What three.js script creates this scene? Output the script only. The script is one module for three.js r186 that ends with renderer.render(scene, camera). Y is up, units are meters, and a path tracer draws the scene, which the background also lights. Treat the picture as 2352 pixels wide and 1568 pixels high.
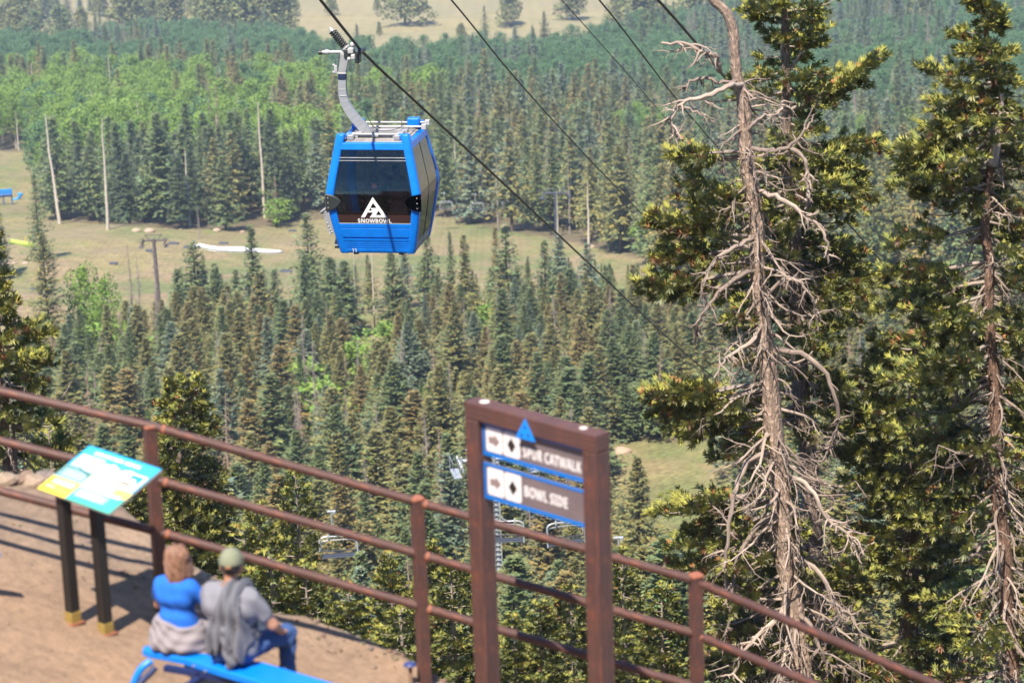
import * as THREE from 'three';
import { Sky } from 'three/addons/objects/Sky.js';
import { RoundedBoxGeometry } from 'three/addons/geometries/RoundedBoxGeometry.js';
import { TextGeometry } from 'three/addons/geometries/TextGeometry.js';
import { FontLoader } from 'three/addons/loaders/FontLoader.js';
import { mergeGeometries } from 'three/addons/utils/BufferGeometryUtils.js';

// ---------------------------------------------------------------- camera, sky, sun, exposure
const scene = new THREE.Scene();
const V = (x = 0, y = 0, z = 0) => new THREE.Vector3(x, y, z);
const R = (deg) => (deg * Math.PI) / 180;
const PW = 2352, PH = 1568, FPX = 5955;                    // a working frame of 2352 x 1568 with its focal length
const EYE = V(0, 8.2, 0), PITCH = R(16), ROLL = R(1.9);
const FWD = V(0, -Math.sin(PITCH), -Math.cos(PITCH)), UP0 = V(0, Math.cos(PITCH), -Math.sin(PITCH)), RT0 = V(1, 0, 0);
const RT = RT0.clone().multiplyScalar(Math.cos(ROLL)).addScaledVector(UP0, -Math.sin(ROLL));
const UPV = UP0.clone().multiplyScalar(Math.cos(ROLL)).addScaledVector(RT0, Math.sin(ROLL));
const camera = new THREE.PerspectiveCamera((2 * Math.atan(PH / 2 / FPX) * 180) / Math.PI, PW / PH, 0.5, 20000);
camera.position.copy(EYE); camera.up.copy(UPV); camera.lookAt(EYE.clone().add(FWD));
camera.focus = 52; camera.userData.fStop = 1.9;

const SUN = V(-0.2, 1, 0.40).normalize();
const sky = new Sky();
sky.name = 'sky'; sky.scale.setScalar(15000); sky.userData.kind = 'structure';
Object.assign(sky.material.uniforms.turbidity, { value: 2.5 }); sky.material.uniforms.rayleigh.value = 0.9;
sky.material.uniforms.mieCoefficient.value = 0.003; sky.material.uniforms.mieDirectionalG.value = 0.8;
sky.material.uniforms.sunPosition.value.copy(SUN);
scene.add(sky); scene.environmentIntensity = 0.1;
const sun = new THREE.DirectionalLight(0xfff0dc, 5.0);
sun.name = 'sun'; sun.position.copy(SUN).multiplyScalar(300); sun.target.position.set(0, 0, -60);
sun.castShadow = true; sun.shadow.mapSize.set(4096, 4096);
Object.assign(sun.shadow.camera, { left: -120, right: 120, top: 120, bottom: -120, near: 1, far: 900 });
scene.add(sun, sun.target);
scene.fog = new THREE.FogExp2(new THREE.Color(0.55, 0.72, 1.0), 0.00015);

const renderer = new THREE.WebGLRenderer({ antialias: true });
renderer.toneMapping = THREE.LinearToneMapping; renderer.toneMappingExposure = 2.6;
renderer.shadowMap.enabled = true; renderer.setSize(1024, 682);

// ---------------------------------------------------------------- helpers
const rng = (s) => () => { s = (s + 0x6d2b79f5) | 0; let t = Math.imul(s ^ (s >>> 15), 1 | s); t = (t + Math.imul(t ^ (t >>> 7), 61 | t)) ^ t; return ((t ^ (t >>> 14)) >>> 0) / 4294967296; };
const lerp = (a, b, t) => a + (b - a) * t, clamp = (x, a = 0, b = 1) => Math.min(b, Math.max(a, x));
const smooth = (a, b, x) => { const t = clamp((x - a) / (b - a)); return t * t * (3 - 2 * t); };
const table = (rows, x, k = 1) => {                        // piecewise linear look-up
  if (x <= rows[0][0]) return rows[0][k];
  for (let i = 1; i < rows.length; i++) if (x <= rows[i][0]) return lerp(rows[i - 1][k], rows[i][k], (x - rows[i - 1][0]) / (rows[i][0] - rows[i - 1][0]));
  return rows[rows.length - 1][k];
};
const hash2 = (x, y) => { let h = Math.imul(x | 0, 374761393) ^ Math.imul(y | 0, 668265263); h = Math.imul(h ^ (h >>> 13), 1274126177); return ((h ^ (h >>> 16)) >>> 0) / 4294967296; };
const noise = (x, y) => { const i = Math.floor(x), j = Math.floor(y), f = x - i, g = y - j, u = f * f * (3 - 2 * f), v = g * g * (3 - 2 * g); return lerp(lerp(hash2(i, j), hash2(i + 1, j), u), lerp(hash2(i, j + 1), hash2(i + 1, j + 1), u), v); };
const fbm = (x, y, n = 4) => { let s = 0, a = 0.5, t = 0; for (let i = 0; i < n; i++) { s += a * noise(x, y); t += a; a *= 0.5; x = x * 2.03 + 17.1; y = y * 2.03 + 9.7; } return s / t; };
// direction of a picture point, and the point on it at a horizontal distance d
const ray = (px, py) => FWD.clone().addScaledVector(RT, (px - PW / 2) / FPX).addScaledVector(UPV, (PH / 2 - py) / FPX);
const P = (px, py, d) => { const r = ray(px, py); return EYE.clone().addScaledVector(r, d / -r.z); };
const project = (p) => { const q = p.clone().sub(EYE), t = q.dot(FWD); return [PW / 2 + (q.dot(RT) / t) * FPX, PH / 2 - (q.dot(UPV) / t) * FPX, t]; };

const taken = {};
const numbered = (n) => { const k = taken[n] = (taken[n] ?? -1) + 1; return k ? n + '_' + String(k).padStart(3, '0') : n; };
const tag = (o, label, category, group) => { o.userData.label = label; o.userData.category = category; if (group) o.userData.group = group; return o; };
function thing(name, label, category, pos = V(), turn = 0, group) {
  const o = new THREE.Group(); o.name = numbered(name); o.position.copy(pos); o.rotation.y = turn;
  scene.add(o); return tag(o, label, category, group);
}
function mesh(name, geo, mat, parent = scene) {
  const g = Array.isArray(geo) ? (geo.length > 1 ? join(geo) : geo[0]) : geo;
  const m = new THREE.Mesh(g, mat); m.name = parent === scene ? numbered(name) : name; m.castShadow = m.receiveShadow = true; parent.add(m); return m;
}
function join(list) {
  const keep = list.some((g) => g.attributes.color);
  return mergeGeometries(list.map((g) => {
    g = g.index ? g.toNonIndexed() : g;
    for (const k of Object.keys(g.attributes)) if (!['position', 'normal', 'uv', 'color'].includes(k)) g.deleteAttribute(k);
    if (!g.attributes.uv) g.setAttribute('uv', new THREE.Float32BufferAttribute(new Float32Array(g.attributes.position.count * 2), 2));
    if (keep && !g.attributes.color) g.setAttribute('color', new THREE.Float32BufferAttribute(new Float32Array(g.attributes.position.count * 3).fill(1), 3));
    if (!keep && g.attributes.color) g.deleteAttribute('color');
    return g;
  }));
}
const at = (g, x, y, z, rx = 0, ry = 0, rz = 0) => g.applyMatrix4(new THREE.Matrix4().makeRotationFromEuler(new THREE.Euler(rx, ry, rz)).setPosition(x, y, z));
const box = (w, h, d, x = 0, y = 0, z = 0, r = 0) => at(r ? new RoundedBoxGeometry(w, h, d, 2, r) : new THREE.BoxGeometry(w, h, d), x, y, z);
const cyl = (a, b, r, sides = 12, r2 = r) => {              // a round bar from a to b
  const d = b.clone().sub(a), g = new THREE.CylinderGeometry(r2, r, d.length(), sides);
  return g.applyMatrix4(new THREE.Matrix4().makeRotationFromQuaternion(new THREE.Quaternion().setFromUnitVectors(V(0, 1, 0), d.clone().normalize())).setPosition(a.clone().add(b).multiplyScalar(0.5)));
};
// a buffer that collects triangles
class Buf {
  constructor() { this.p = []; this.n = []; this.c = []; this.u = []; this.i = []; }
  v(x, y, z, nx, ny, nz, c, u = 0, w = 0) { this.p.push(x, y, z); this.n.push(nx, ny, nz); this.c.push(c[0], c[1], c[2]); this.u.push(u, w); return this.p.length / 3 - 1; }
  // a tapering tube through points
  tube(pts, radii, sides, col, wob = 0, rnd = null) {
    const t = V(), side = V(), up = V(); let ref = Math.abs(pts[1].y - pts[0].y) > 0.8 * pts[1].distanceTo(pts[0]) ? V(1, 0, 0) : V(0, 1, 0), len = 0, prev = -1;
    for (let k = 0; k < pts.length; k++) {
      t.copy(pts[Math.min(k + 1, pts.length - 1)]).sub(pts[Math.max(k - 1, 0)]).normalize();
      side.crossVectors(t, ref).normalize(); up.crossVectors(side, t).normalize(); ref = up.clone();
      if (k) len += pts[k].distanceTo(pts[k - 1]);
      const first = this.p.length / 3;
      for (let s = 0; s <= sides; s++) {
        const a = (s % sides) / sides * Math.PI * 2, ca = Math.cos(a), sa = Math.sin(a), r = radii[k] * (wob && rnd ? 1 + wob * (hash2(s % sides, k * 7 + 3) - 0.5) : 1);
        const nx = side.x * ca + up.x * sa, ny = side.y * ca + up.y * sa, nz = side.z * ca + up.z * sa;
        this.v(pts[k].x + nx * r, pts[k].y + ny * r, pts[k].z + nz * r, nx, ny, nz, col, s / sides, len);
      }
      if (prev >= 0) for (let s = 0; s < sides; s++) this.i.push(prev + s, first + s, prev + s + 1, prev + s + 1, first + s, first + s + 1);
      prev = first;
    }
    return this;
  }
  geo() {
    const g = new THREE.BufferGeometry();
    g.setAttribute('position', new THREE.Float32BufferAttribute(this.p, 3)); g.setAttribute('normal', new THREE.Float32BufferAttribute(this.n, 3));
    g.setAttribute('color', new THREE.Float32BufferAttribute(this.c, 3)); g.setAttribute('uv', new THREE.Float32BufferAttribute(this.u, 2)); g.setIndex(this.i); return g;
  }
}
const tubeGeo = (pts, r, sides = 8, closed = false) => new THREE.TubeGeometry(new THREE.CatmullRomCurve3(pts, closed, 'centripetal'), Math.max(8, pts.length * 6), r, sides, closed);
// textures
function dataTex(size, f, srgb = false) {
  const d = new Uint8Array(size * size * 4);
  for (let y = 0; y < size; y++) for (let x = 0; x < size; x++) { const c = f(x / size, y / size); for (let k = 0; k < 3; k++) d[(y * size + x) * 4 + k] = clamp(Array.isArray(c) ? c[k] : c) * 255; d[(y * size + x) * 4 + 3] = 255; }
  const t = new THREE.DataTexture(d, size, size); t.wrapS = t.wrapT = THREE.RepeatWrapping; t.magFilter = THREE.LinearFilter; t.minFilter = THREE.LinearMipmapLinearFilter; t.generateMipmaps = true;
  if (srgb) t.colorSpace = THREE.SRGBColorSpace; t.needsUpdate = true; return t;
}
const tnoise = (x, y, n) => { const i = Math.floor(x), j = Math.floor(y), f = x - i, g = y - j, u = f * f * (3 - 2 * f), v = g * g * (3 - 2 * g), m = (a) => ((a % n) + n) % n; return lerp(lerp(hash2(m(i), m(j)), hash2(m(i + 1), m(j)), u), lerp(hash2(m(i), m(j + 1)), hash2(m(i + 1), m(j + 1)), u), v); };
const tfbm = (u, v, n, oct = 5) => { let s = 0, a = 0.5, t = 0; for (let i = 0; i < oct; i++) { s += a * tnoise(u * n, v * n, n); t += a; a *= 0.6; n *= 2; } return s / t; };
const TEX = {
  grain: dataTex(512, (u, v) => 0.55 + 0.45 * clamp((tfbm(u, v, 16, 5) - 0.5) * 2.4 + 0.5)),
  gravel: dataTex(512, (u, v) => { const a = tfbm(u, v, 24, 4), b = tnoise(u * 90, v * 90, 90); return 0.68 + 0.32 * clamp((a - 0.5) * 1.6 + (b - 0.5) * 0.7 + 0.5); }),
  bark: dataTex(256, (u, v) => { const a = tfbm(u, v * 0.5, 8, 5), b = Math.abs(tnoise(u * 12, v * 4, 12) - 0.5) * 2; return clamp(0.12 + 0.75 * a + 0.5 * b); }),
  paint: dataTex(256, (u, v) => 0.82 + 0.36 * (tfbm(u, v, 6, 5) - 0.5)),
  cloth: dataTex(256, (u, v) => 0.8 + 0.2 * ((Math.sin(u * 400) * Math.sin(v * 400)) * 0.3 + tfbm(u, v, 16, 3))),
};
TEX.gravel.repeat.set(1, 1);
const DIM = 0.82, tint = (c, k) => (Array.isArray(c) ? new THREE.Color(c[0] * k, c[1] * k, c[2] * k) : c);
const std = (color, roughness = 0.8, more = {}) => new THREE.MeshStandardMaterial({ color: tint(color, DIM), roughness, side: THREE.DoubleSide, ...more });
const phys = (color, roughness = 0.5, more = {}) => new THREE.MeshPhysicalMaterial({ color: tint(color, more.transmission ? 1 : DIM), roughness, side: THREE.DoubleSide, ...more });
// ---------------------------------------------------------------- the land: terrace by the fence and the mountainside below
const FD = 19.4;                                            // horizontal distance of the fence
const POSTS = [[-235, 838, 1266], [374, 972, 1405], [976, 1138, 1575], [1604, 1315, 1752], [2200, 1570, 2005]];   // x of the foot, top and foot height of each fence post
const HILL = [[10, -9], [18, -10.6], [24, -13.4], [38, -18.8], [60, -28], [100, -46], [138, -60.5], [170, -68], [200, -73], [250, -79], [300, -84.5], [360, -92], [430, -102.5], [520, -113.5], [600, -122], [800, -141.5], [950, -157], [1200, -181], [1600, -212], [2400, -262], [4000, -330], [9000, -420]];
const slopes = HILL.map((h, i) => { const s = (a, b) => (HILL[b][1] - HILL[a][1]) / (HILL[b][0] - HILL[a][0]); return i === 0 ? s(0, 1) : i === HILL.length - 1 ? s(i - 1, i) : 2 / (1 / s(i - 1, i) + 1 / s(i, i + 1)); });
function hillProfile(d) {
  let i = 0; while (i < HILL.length - 2 && d > HILL[i + 1][0]) i++;
  const [a, ya] = HILL[i], [b, yb] = HILL[i + 1], h = b - a, t = (d - a) / h, t2 = t * t, t3 = t2 * t;
  if (t <= 0) return EYE.y + ya; if (t >= 1) return EYE.y + yb;
  return EYE.y + ya * (2 * t3 - 3 * t2 + 1) + slopes[i] * h * (t3 - 2 * t2 + t) + yb * (-2 * t3 + 3 * t2) + slopes[i + 1] * h * (t3 - t2);
}
const hillAt = (x, d) => hillProfile(d) + (fbm(x * 0.03 + 5, d * 0.03, 3) - 0.5) * clamp((d - 40) / 200, 0, 1) * 5 + (fbm(x * 0.2, d * 0.2, 2) - 0.5) * 0.5;
const footA = P(POSTS[1][0], POSTS[1][2], FD), footB = P(POSTS[3][0], POSTS[3][2], FD);
const planeY = (x) => lerp(footA.y, footB.y, (clamp(x, -9, 9) - footA.x) / (footB.x - footA.x));
// where a picture ray meets the terrace raised by h
const onTerrace = (px, py, h = 0) => { const r = ray(px, py); let lo = 8, hi = 40; for (let i = 0; i < 50; i++) { const m = (lo + hi) / 2, q = EYE.clone().addScaledVector(r, m); q.y > planeY(q.x) + h ? (lo = m) : (hi = m); } return EYE.clone().addScaledVector(r, lo); };
const LIP = [[-300, 1000], [0, 1062], [150, 1088], [300, 1185], [400, 1262], [600, 1378], [700, 1402], [900, 1478], [1080, 1560], [1400, 1690], [2000, 1900]].map(([x, y]) => { const p = onTerrace(x, y, 0.13); return [p.x, -p.z]; });
function terraceAt(x, d) {
  const lip = table(LIP, x), n = fbm(x * 1.3, d * 1.3, 4) - 0.5;
  let y = planeY(x) + n * 0.05 + (noise(x * 4, d * 4) - 0.5) * 0.02;
  y += smooth(FD + 0.15, FD + 0.75, d) * (0.13 + 0.22 * (fbm(x * 0.9 + 3, d * 0.9, 3) - 0.5));
  y += 0.12 * smooth(0.35, 0.75, fbm(x * 0.7 + 9, 2, 3)) * smooth(FD - 0.4, FD + 0.3, d);
  if (d > lip) y -= 0.85 * (d - lip) + 0.12 * smooth(0, 0.3, d - lip);
  if (d < 13.5) y += (13.5 - d) * 0.52;
  return y;
}
const groundAt = (x, z) => { const d = -z; return d < 32 ? Math.max(terraceAt(x, d), hillAt(x, d) - (d < 21 ? 3 : 0)) : hillAt(x, d); };
function onGround(px, py) { const r = ray(px, py); let t = 10, step = 0.5; for (; t < 6000; t += step) { const q = EYE.clone().addScaledVector(r, t); if (q.y < groundAt(q.x, q.z)) { let lo = t - step, hi = t; for (let i = 0; i < 20; i++) { const m = (lo + hi) / 2, w = EYE.clone().addScaledVector(r, m); w.y > groundAt(w.x, w.z) ? (lo = m) : (hi = m); } const w = EYE.clone().addScaledVector(r, hi); w.y = groundAt(w.x, w.z); return w; } step = Math.max(0.4, t * 0.004); } return null; }

// the lower edge of the far forest and the tree tops of the near forest, across the view
const BAND = [[-600, 350], [85, 352], [95, 470], [135, 512], [400, 528], [560, 532], [700, 508], [1000, 497], [1150, 532], [1350, 568], [1480, 600], [1600, 700], [3200, 760]];
const SKYLINE = [[-600, 760], [0, 790], [90, 760], [200, 705], [280, 700], [380, 695], [440, 640], [560, 665], [640, 708], [690, 670], [785, 680], [798, 792], [905, 792], [925, 680], [1060, 640], [1085, 705], [1120, 705], [1150, 640], [1240, 620], [1420, 590], [1560, 580], [3000, 540]];
const inMeadow = (x, y) => x > 1352 && x < 1700 && y > 1012 + (1560 - x) * 0.05 && y < 1240;
function groundColor(x, d) {
  const [px, py] = project(V(x, hillAt(x, d), -d));
  const a = fbm(x * 0.05, d * 0.045, 4), b = fbm(x * 0.22 + 40, d * 0.13, 4), c = fbm(x * 0.9, d * 0.5, 3);
  const tan = [0.31, 0.232, 0.138], straw = [0.31, 0.25, 0.12], green = [0.14, 0.185, 0.055], floor = [0.13, 0.10, 0.06];
  let g = smooth(0.42, 0.68, a * 0.55 + b * 0.45 + (c - 0.5) * 0.25);
  let base = straw;
  if (d > 620) { g *= 0.45; base = [0.33, 0.285, 0.14]; }
  else if (d > 250) { base = tan.map((t, k) => lerp(t, straw[k], smooth(0.35, 0.6, b))); g = clamp(g + 0.1 + 0.35 * smooth(640, 500, py) + (px > 980 ? 0.15 * smooth(600, 500, py) : 0)); }
  else g = clamp(g * 0.9 + 0.15 * b);
  let col = base.map((t, k) => lerp(t, green[k], g * 0.85));
  const forest = d > 250 ? (d < 760 && py < table(BAND, px) - 4 && py > 190 ? 1 : 0) : !inMeadow(px, py) ? smooth(262, 240, d) : 0;
  col = col.map((t, k) => lerp(t, floor[k], forest * 0.8));
  return col.map((t) => t * (0.82 + 0.36 * c));
}
{
  const rows = [], cols = [];
  for (let d = 20; d < 60; d += 1.2) rows.push(d); for (let d = 60; d < 280; d += 3) rows.push(d); for (let d = 280; d < 480; d += 1.3) rows.push(d);
  for (let d = 480; d < 1150; d += 5) rows.push(d); for (let d = 1150; d < 9000; d *= 1.14) rows.push(d);
  for (const c of [-2.4, -1.7, -1.2, -0.9, -0.7, -0.55, -0.45, -0.38, -0.32]) cols.push(c); for (let c = -0.28; c < 0.281; c += 0.0045) cols.push(c); for (const c of [0.32, 0.38, 0.45, 0.55, 0.7, 0.9, 1.2, 1.7, 2.4]) cols.push(c);
  const b = new Buf(), w = cols.length;
  for (const d of rows) for (const c of cols) { const x = c * d, e = 0.6, nx = hillAt(x - e, d) - hillAt(x + e, d), nz = hillAt(x, d + e) - hillAt(x, d - e), l = Math.hypot(nx, 2 * e, nz); b.v(x, hillAt(x, d), -d, nx / l, (2 * e) / l, nz / l, groundColor(x, d), x / 6, d / 6); }
  for (let r = 0; r + 1 < rows.length; r++) for (let c = 0; c + 1 < w; c++) { const i = r * w + c; b.i.push(i, i + 1, i + w, i + 1, i + w + 1, i + w); }
  const m = mesh('hillside', b.geo(), std([1, 1, 1], 1, { vertexColors: true, map: TEX.grain, bumpMap: TEX.grain, bumpScale: 0.12 }));
  m.userData.kind = 'structure';
}
{
  const xs = [], ds = [], b = new Buf();
  for (let x = -14; x < -7; x += 0.5) xs.push(x); for (let x = -7; x < 8; x += 0.09) xs.push(x); for (let x = 8; x <= 15; x += 0.5) xs.push(x);
  for (let d = -6; d < 14; d += 0.6) ds.push(d); for (let d = 14; d < 25; d += 0.07) ds.push(d); for (let d = 25; d < 34; d += 0.5) ds.push(d);
  const dirt = [0.28, 0.188, 0.122], gravel = [0.235, 0.172, 0.125];
  for (const d of ds) for (const x of xs) {
    const e = 0.05, y = terraceAt(x, d), nx = terraceAt(x - e, d) - terraceAt(x + e, d), nz = terraceAt(x, d + e) - terraceAt(x, d - e), l = Math.hypot(nx, 2 * e, nz);
    const k = smooth(-0.3, 0.5, d - FD + (fbm(x, d, 3) - 0.5) * 0.8), c = 0.8 + 0.4 * fbm(x * 2.2, d * 2.2, 4);
    b.v(x, y, -d, nx / l, (2 * e) / l, nz / l, dirt.map((t, i) => lerp(t, gravel[i], k) * c), x / 1.4, d / 1.4);
  }
  for (let r = 0; r + 1 < ds.length; r++) for (let c = 0; c + 1 < xs.length; c++) { const i = r * xs.length + c; b.i.push(i, i + 1, i + xs.length, i + 1, i + xs.length + 1, i + xs.length); }
  const m = mesh('dirt_path', b.geo(), std([1, 1, 1], 1, { vertexColors: true, map: TEX.gravel, bumpMap: TEX.gravel, bumpScale: 0.014 }));
  m.userData.kind = 'structure';
}
function rockGeo(seed, flat = 0.7) {
  const g = new THREE.IcosahedronGeometry(1, 2), p = g.attributes.position, r = rng(seed), o = [r() * 9, r() * 9];
  for (let i = 0; i < p.count; i++) { const q = V().fromBufferAttribute(p, i), k = 0.72 + 0.55 * fbm(q.x * 1.2 + o[0] + q.z, q.y * 1.2 + o[1] - q.z, 3); p.setXYZ(i, q.x * k, q.y * k * flat, q.z * k); }
  g.computeVertexNormals(); return g;
}
const ROCK = [11, 12, 13, 14].map((s) => rockGeo(s)), rockMat = [std([0.36, 0.28, 0.21], 0.95, { bumpMap: TEX.grain, bumpScale: 0.03 }), std([0.31, 0.22, 0.165], 0.95, { bumpMap: TEX.grain, bumpScale: 0.03 }), std([0.24, 0.2, 0.185], 0.95, { bumpMap: TEX.grain, bumpScale: 0.03 })];
{ // loose stones on the gravel verge
  const r = rng(5), im = new THREE.InstancedMesh(rockGeo(31), rockMat[0], 900), m = new THREE.Matrix4();
  for (let i = 0; i < 900; i++) { const x = -5 + r() * 9, d = r() < 0.75 ? FD + 0.1 + r() * (table(LIP, x) - FD) : 15 + r() * 5, s = 0.007 + 0.02 * r() ** 3; m.makeRotationY(r() * 6).scale(V(s, s, s)).setPosition(x, terraceAt(x, d) + s * 0.2, -d); im.setMatrixAt(i, m); im.setColorAt(i, new THREE.Color(0.8 + r() * 0.4, 0.8 + r() * 0.35, 0.8 + r() * 0.35)); }
  im.name = 'gravel'; im.userData = { kind: 'stuff', label: 'loose grey and tan gravel on the verge by the railing', category: 'gravel' }; im.castShadow = im.receiveShadow = true; scene.add(im);
}
function rock(px, py, wpx, label, k = 0, h = 0.7, group, ground = onGround) {
  const p = ground(px, py), s = (wpx / FPX) * project(p)[2] / 2, m = mesh('boulder', ROCK[k % 4], rockMat[k % 3]);
  m.position.copy(p); m.position.y += s * h * 0.25; m.scale.set(s, s * h, s * 0.9); m.rotation.y = k * 1.7; return tag(m, label, 'boulder', group);
}
// ---------------------------------------------------------------- trees: shapes
const leafMat = (c, more = {}) => phys(c, 0.95, { vertexColors: true, transmission: 0.3, thickness: 0, specularIntensity: 0.4, ...more });
const TONE = {                                              // foliage colours
  olive: leafMat([0.205, 0.215, 0.085]), brown: leafMat([0.225, 0.195, 0.08]), dark: leafMat([0.13, 0.185, 0.08]), deep: leafMat([0.066, 0.105, 0.052]), blue: leafMat([0.156, 0.218, 0.156]),
  aspen: leafMat([0.15, 0.26, 0.05]), aspenBlue: leafMat([0.075, 0.165, 0.07]), pine: leafMat([0.16, 0.19, 0.075]), dead: leafMat([0.312, 0.169, 0.117]),
};
const WOOD = { bark: std([0.15, 0.115, 0.085], 0.95, { map: TEX.bark }), grey: std([0.40, 0.345, 0.31], 0.95, { map: TEX.bark }), white: std([0.66, 0.6, 0.5], 0.9, { map: TEX.paint }), tan: std([0.46, 0.34, 0.25], 0.95, { map: TEX.bark }) };
const _a = V(), _b = V(), _c = V(), _n = V();
// a small folded leaf-shaped face from p along d, its width along w
function spray(B, p, d, w, len, wid, out, c) {
  const px = p.x, py = p.y, pz = p.z, mx = px + d.x * len * 0.45, my = py + d.y * len * 0.45, mz = pz + d.z * len * 0.45;
  _n.crossVectors(w, d).normalize(); const flip = _n.x * out.x + _n.y * (out.y + 0.6) + _n.z * out.z < 0; if (flip) _n.negate();
  const nx = _n.x * 0.7 + out.x * 0.4, ny = _n.y * 0.7 + out.y * 0.4, nz = _n.z * 0.7 + out.z * 0.4, l = Math.hypot(nx, ny, nz) || 1;
  const A = B.v(px, py, pz, nx / l, ny / l, nz / l, c), T = B.v(px + d.x * len, py + d.y * len - len * 0.12, pz + d.z * len, nx / l, ny / l, nz / l, c);
  const L = B.v(mx + w.x * wid, my + w.y * wid - wid * 0.25, mz + w.z * wid, nx / l, ny / l, nz / l, c), Q = B.v(mx - w.x * wid, my - w.y * wid - wid * 0.25, mz - w.z * wid, nx / l, ny / l, nz / l, c);
  if (flip) B.i.push(A, T, L, A, Q, T); else B.i.push(A, L, T, A, T, Q);
}
function coniferShape({ seed, H = 14, R0 = 2.4, base = 0.12, levels = 26, per = 8, n = 4, pow = 0.85, drop = 0.1, big = 1, droop = 0.35 }) {
  const r = rng(seed), B = new Buf(), W = new Buf(), lobes = [r() * 9, r() * 9], d = V(), w = V(), p = V(), out = V();
  W.tube([V(0, -0.6, 0), V(0, H * 0.35, 0), V(0, H * 0.98, 0)], [H * 0.014 + 0.05, H * 0.011, 0.02], 6, [1, 1, 1]);
  for (let k = 0; k < levels; k++) for (let j = 0; j < per; j++) {
    if (r() < drop) continue;
    const t = base + (1 - base) * ((k + r()) / levels), az = ((j + r() * 0.9) / per) * Math.PI * 2 + k * 1.3, q = (t - base) / (1 - base);
    const L = R0 * Math.pow(1 - q, pow) * (q < 0.12 ? 0.65 + q * 2.9 : 1) * (0.5 + 0.65 * r()) * (0.7 + 0.55 * noise(q * 7 + lobes[1] * 3, lobes[0])) * (0.5 + 1.0 * noise(Math.cos(az) * 1.3 + lobes[0] + q * 5, Math.sin(az) * 1.3 + lobes[1] + q * 3)) + 0.12;
    const ca = Math.cos(az), sa = Math.sin(az), rise = lerp(-droop, 0.75, q * q) + (r() - 0.5) * 0.55, y0 = t * H;
    const m = Math.max(1, Math.round(n * Math.min(1, 0.4 + L / R0)));
    for (let s = 0; s < m; s++) {
      const f = m === 1 ? 0.3 : 0.22 + 0.72 * (s / (m - 1)) * (0.9 + 0.2 * r()), rr = L * f;
      p.set(ca * rr, y0 + rise * rr + 0.16 * f * f * L, sa * rr);
      const size = big * (0.34 + 0.3 * r()) * (0.55 + 0.45 * (1 - q));
      const shade = 0.62 + 0.85 * r() * r() + 0.15 * r(), tint = r(), c = [shade * (0.85 + 0.4 * tint), shade, shade * (1.1 - 0.4 * tint)];
      out.set(ca, 0.55, sa).normalize();
      for (const a of [-0.75, 0.1, 0.85]) {
        const aa = az + a + (r() - 0.5) * 0.6; if (n < 5 && a === 0.1 && s % 2) continue;
        d.set(Math.cos(aa), (r() - 0.42) * 1.15 + rise * 0.4, Math.sin(aa)).normalize(); w.set(-Math.sin(aa), (r() - 0.5) * 0.9, Math.cos(aa)).normalize();
        spray(B, p, d, w, size * (0.9 + 0.5 * r()), size * 0.3, out, c);
      }
    }
  }
  return { crown: B.geo(), trunk: W.geo(), H, half: R0 * 0.8 };
}
function broadShape({ seed, H = 10, trunkH = 0.45, R0 = 2.4, lobes = 9, leaves = 900, size = 0.3, cone = 0 }) {
  const r = rng(seed), B = new Buf(), W = new Buf(), C = [], bend = (r() - 0.5) * 0.6;
  W.tube([V(0, -0.5, 0), V(bend * 0.4, H * 0.3, 0), V(bend, H * 0.62, bend * 0.4), V(bend * 0.7, H * 0.93, bend)], [H * 0.014, H * 0.012, H * 0.008, 0.02], 6, [1, 1, 1]);
  for (let k = 0; k < lobes; k++) {
    const y = trunkH + (0.95 - trunkH) * ((k + 0.5) / lobes), wid = R0 * (cone ? Math.pow(1 - (y - trunkH) / (1.06 - trunkH), cone) : Math.sqrt(Math.max(0.08, 1 - ((y - 0.62) / 0.42) ** 2)));
    const az = k * 2.4 + r(), off = wid * 0.55, q = V(Math.cos(az) * off + bend, y * H, Math.sin(az) * off); C.push([q, wid * (0.55 + 0.25 * r()), H * (0.09 + 0.05 * r())]);
    W.tube([V(bend * 0.6, y * H - off * 0.7, bend * 0.3), q], [H * 0.0045, 0.015], 4, [1, 1, 1]);
  }
  C.push([V(bend, H * 0.93, bend * 0.5), R0 * 0.3, H * 0.07]);
  const d = V(), w = V(), p = V(), o = V();
  for (let k = 0; k < leaves; k++) {
    const [q, rw, rh] = C[Math.floor(r() * C.length)], u = r() * 2 - 1, az = r() * 6.283, e = Math.sqrt(1 - u * u), rad = 0.55 + 0.5 * Math.sqrt(r());
    o.set(Math.cos(az) * e, u, Math.sin(az) * e); p.set(q.x + o.x * rw * rad, q.y + o.y * rh * rad, q.z + o.z * rw * rad);
    d.set(r() - 0.5, r() - 0.5, r() - 0.5).normalize(); w.set(r() - 0.5, r() - 0.5, r() - 0.5).cross(d).normalize();
    const s = size * (0.6 + 0.8 * r()), sh = 0.78 + 0.42 * r(); o.y += 0.4; o.normalize();
    spray(B, p, d, w, s * 1.3, s * 0.5, o, [sh * (0.9 + 0.3 * r()), sh, sh * (0.8 + 0.3 * r())]);
  }
  return { crown: B.geo(), trunk: W.geo(), H, half: R0 };
}
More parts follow.
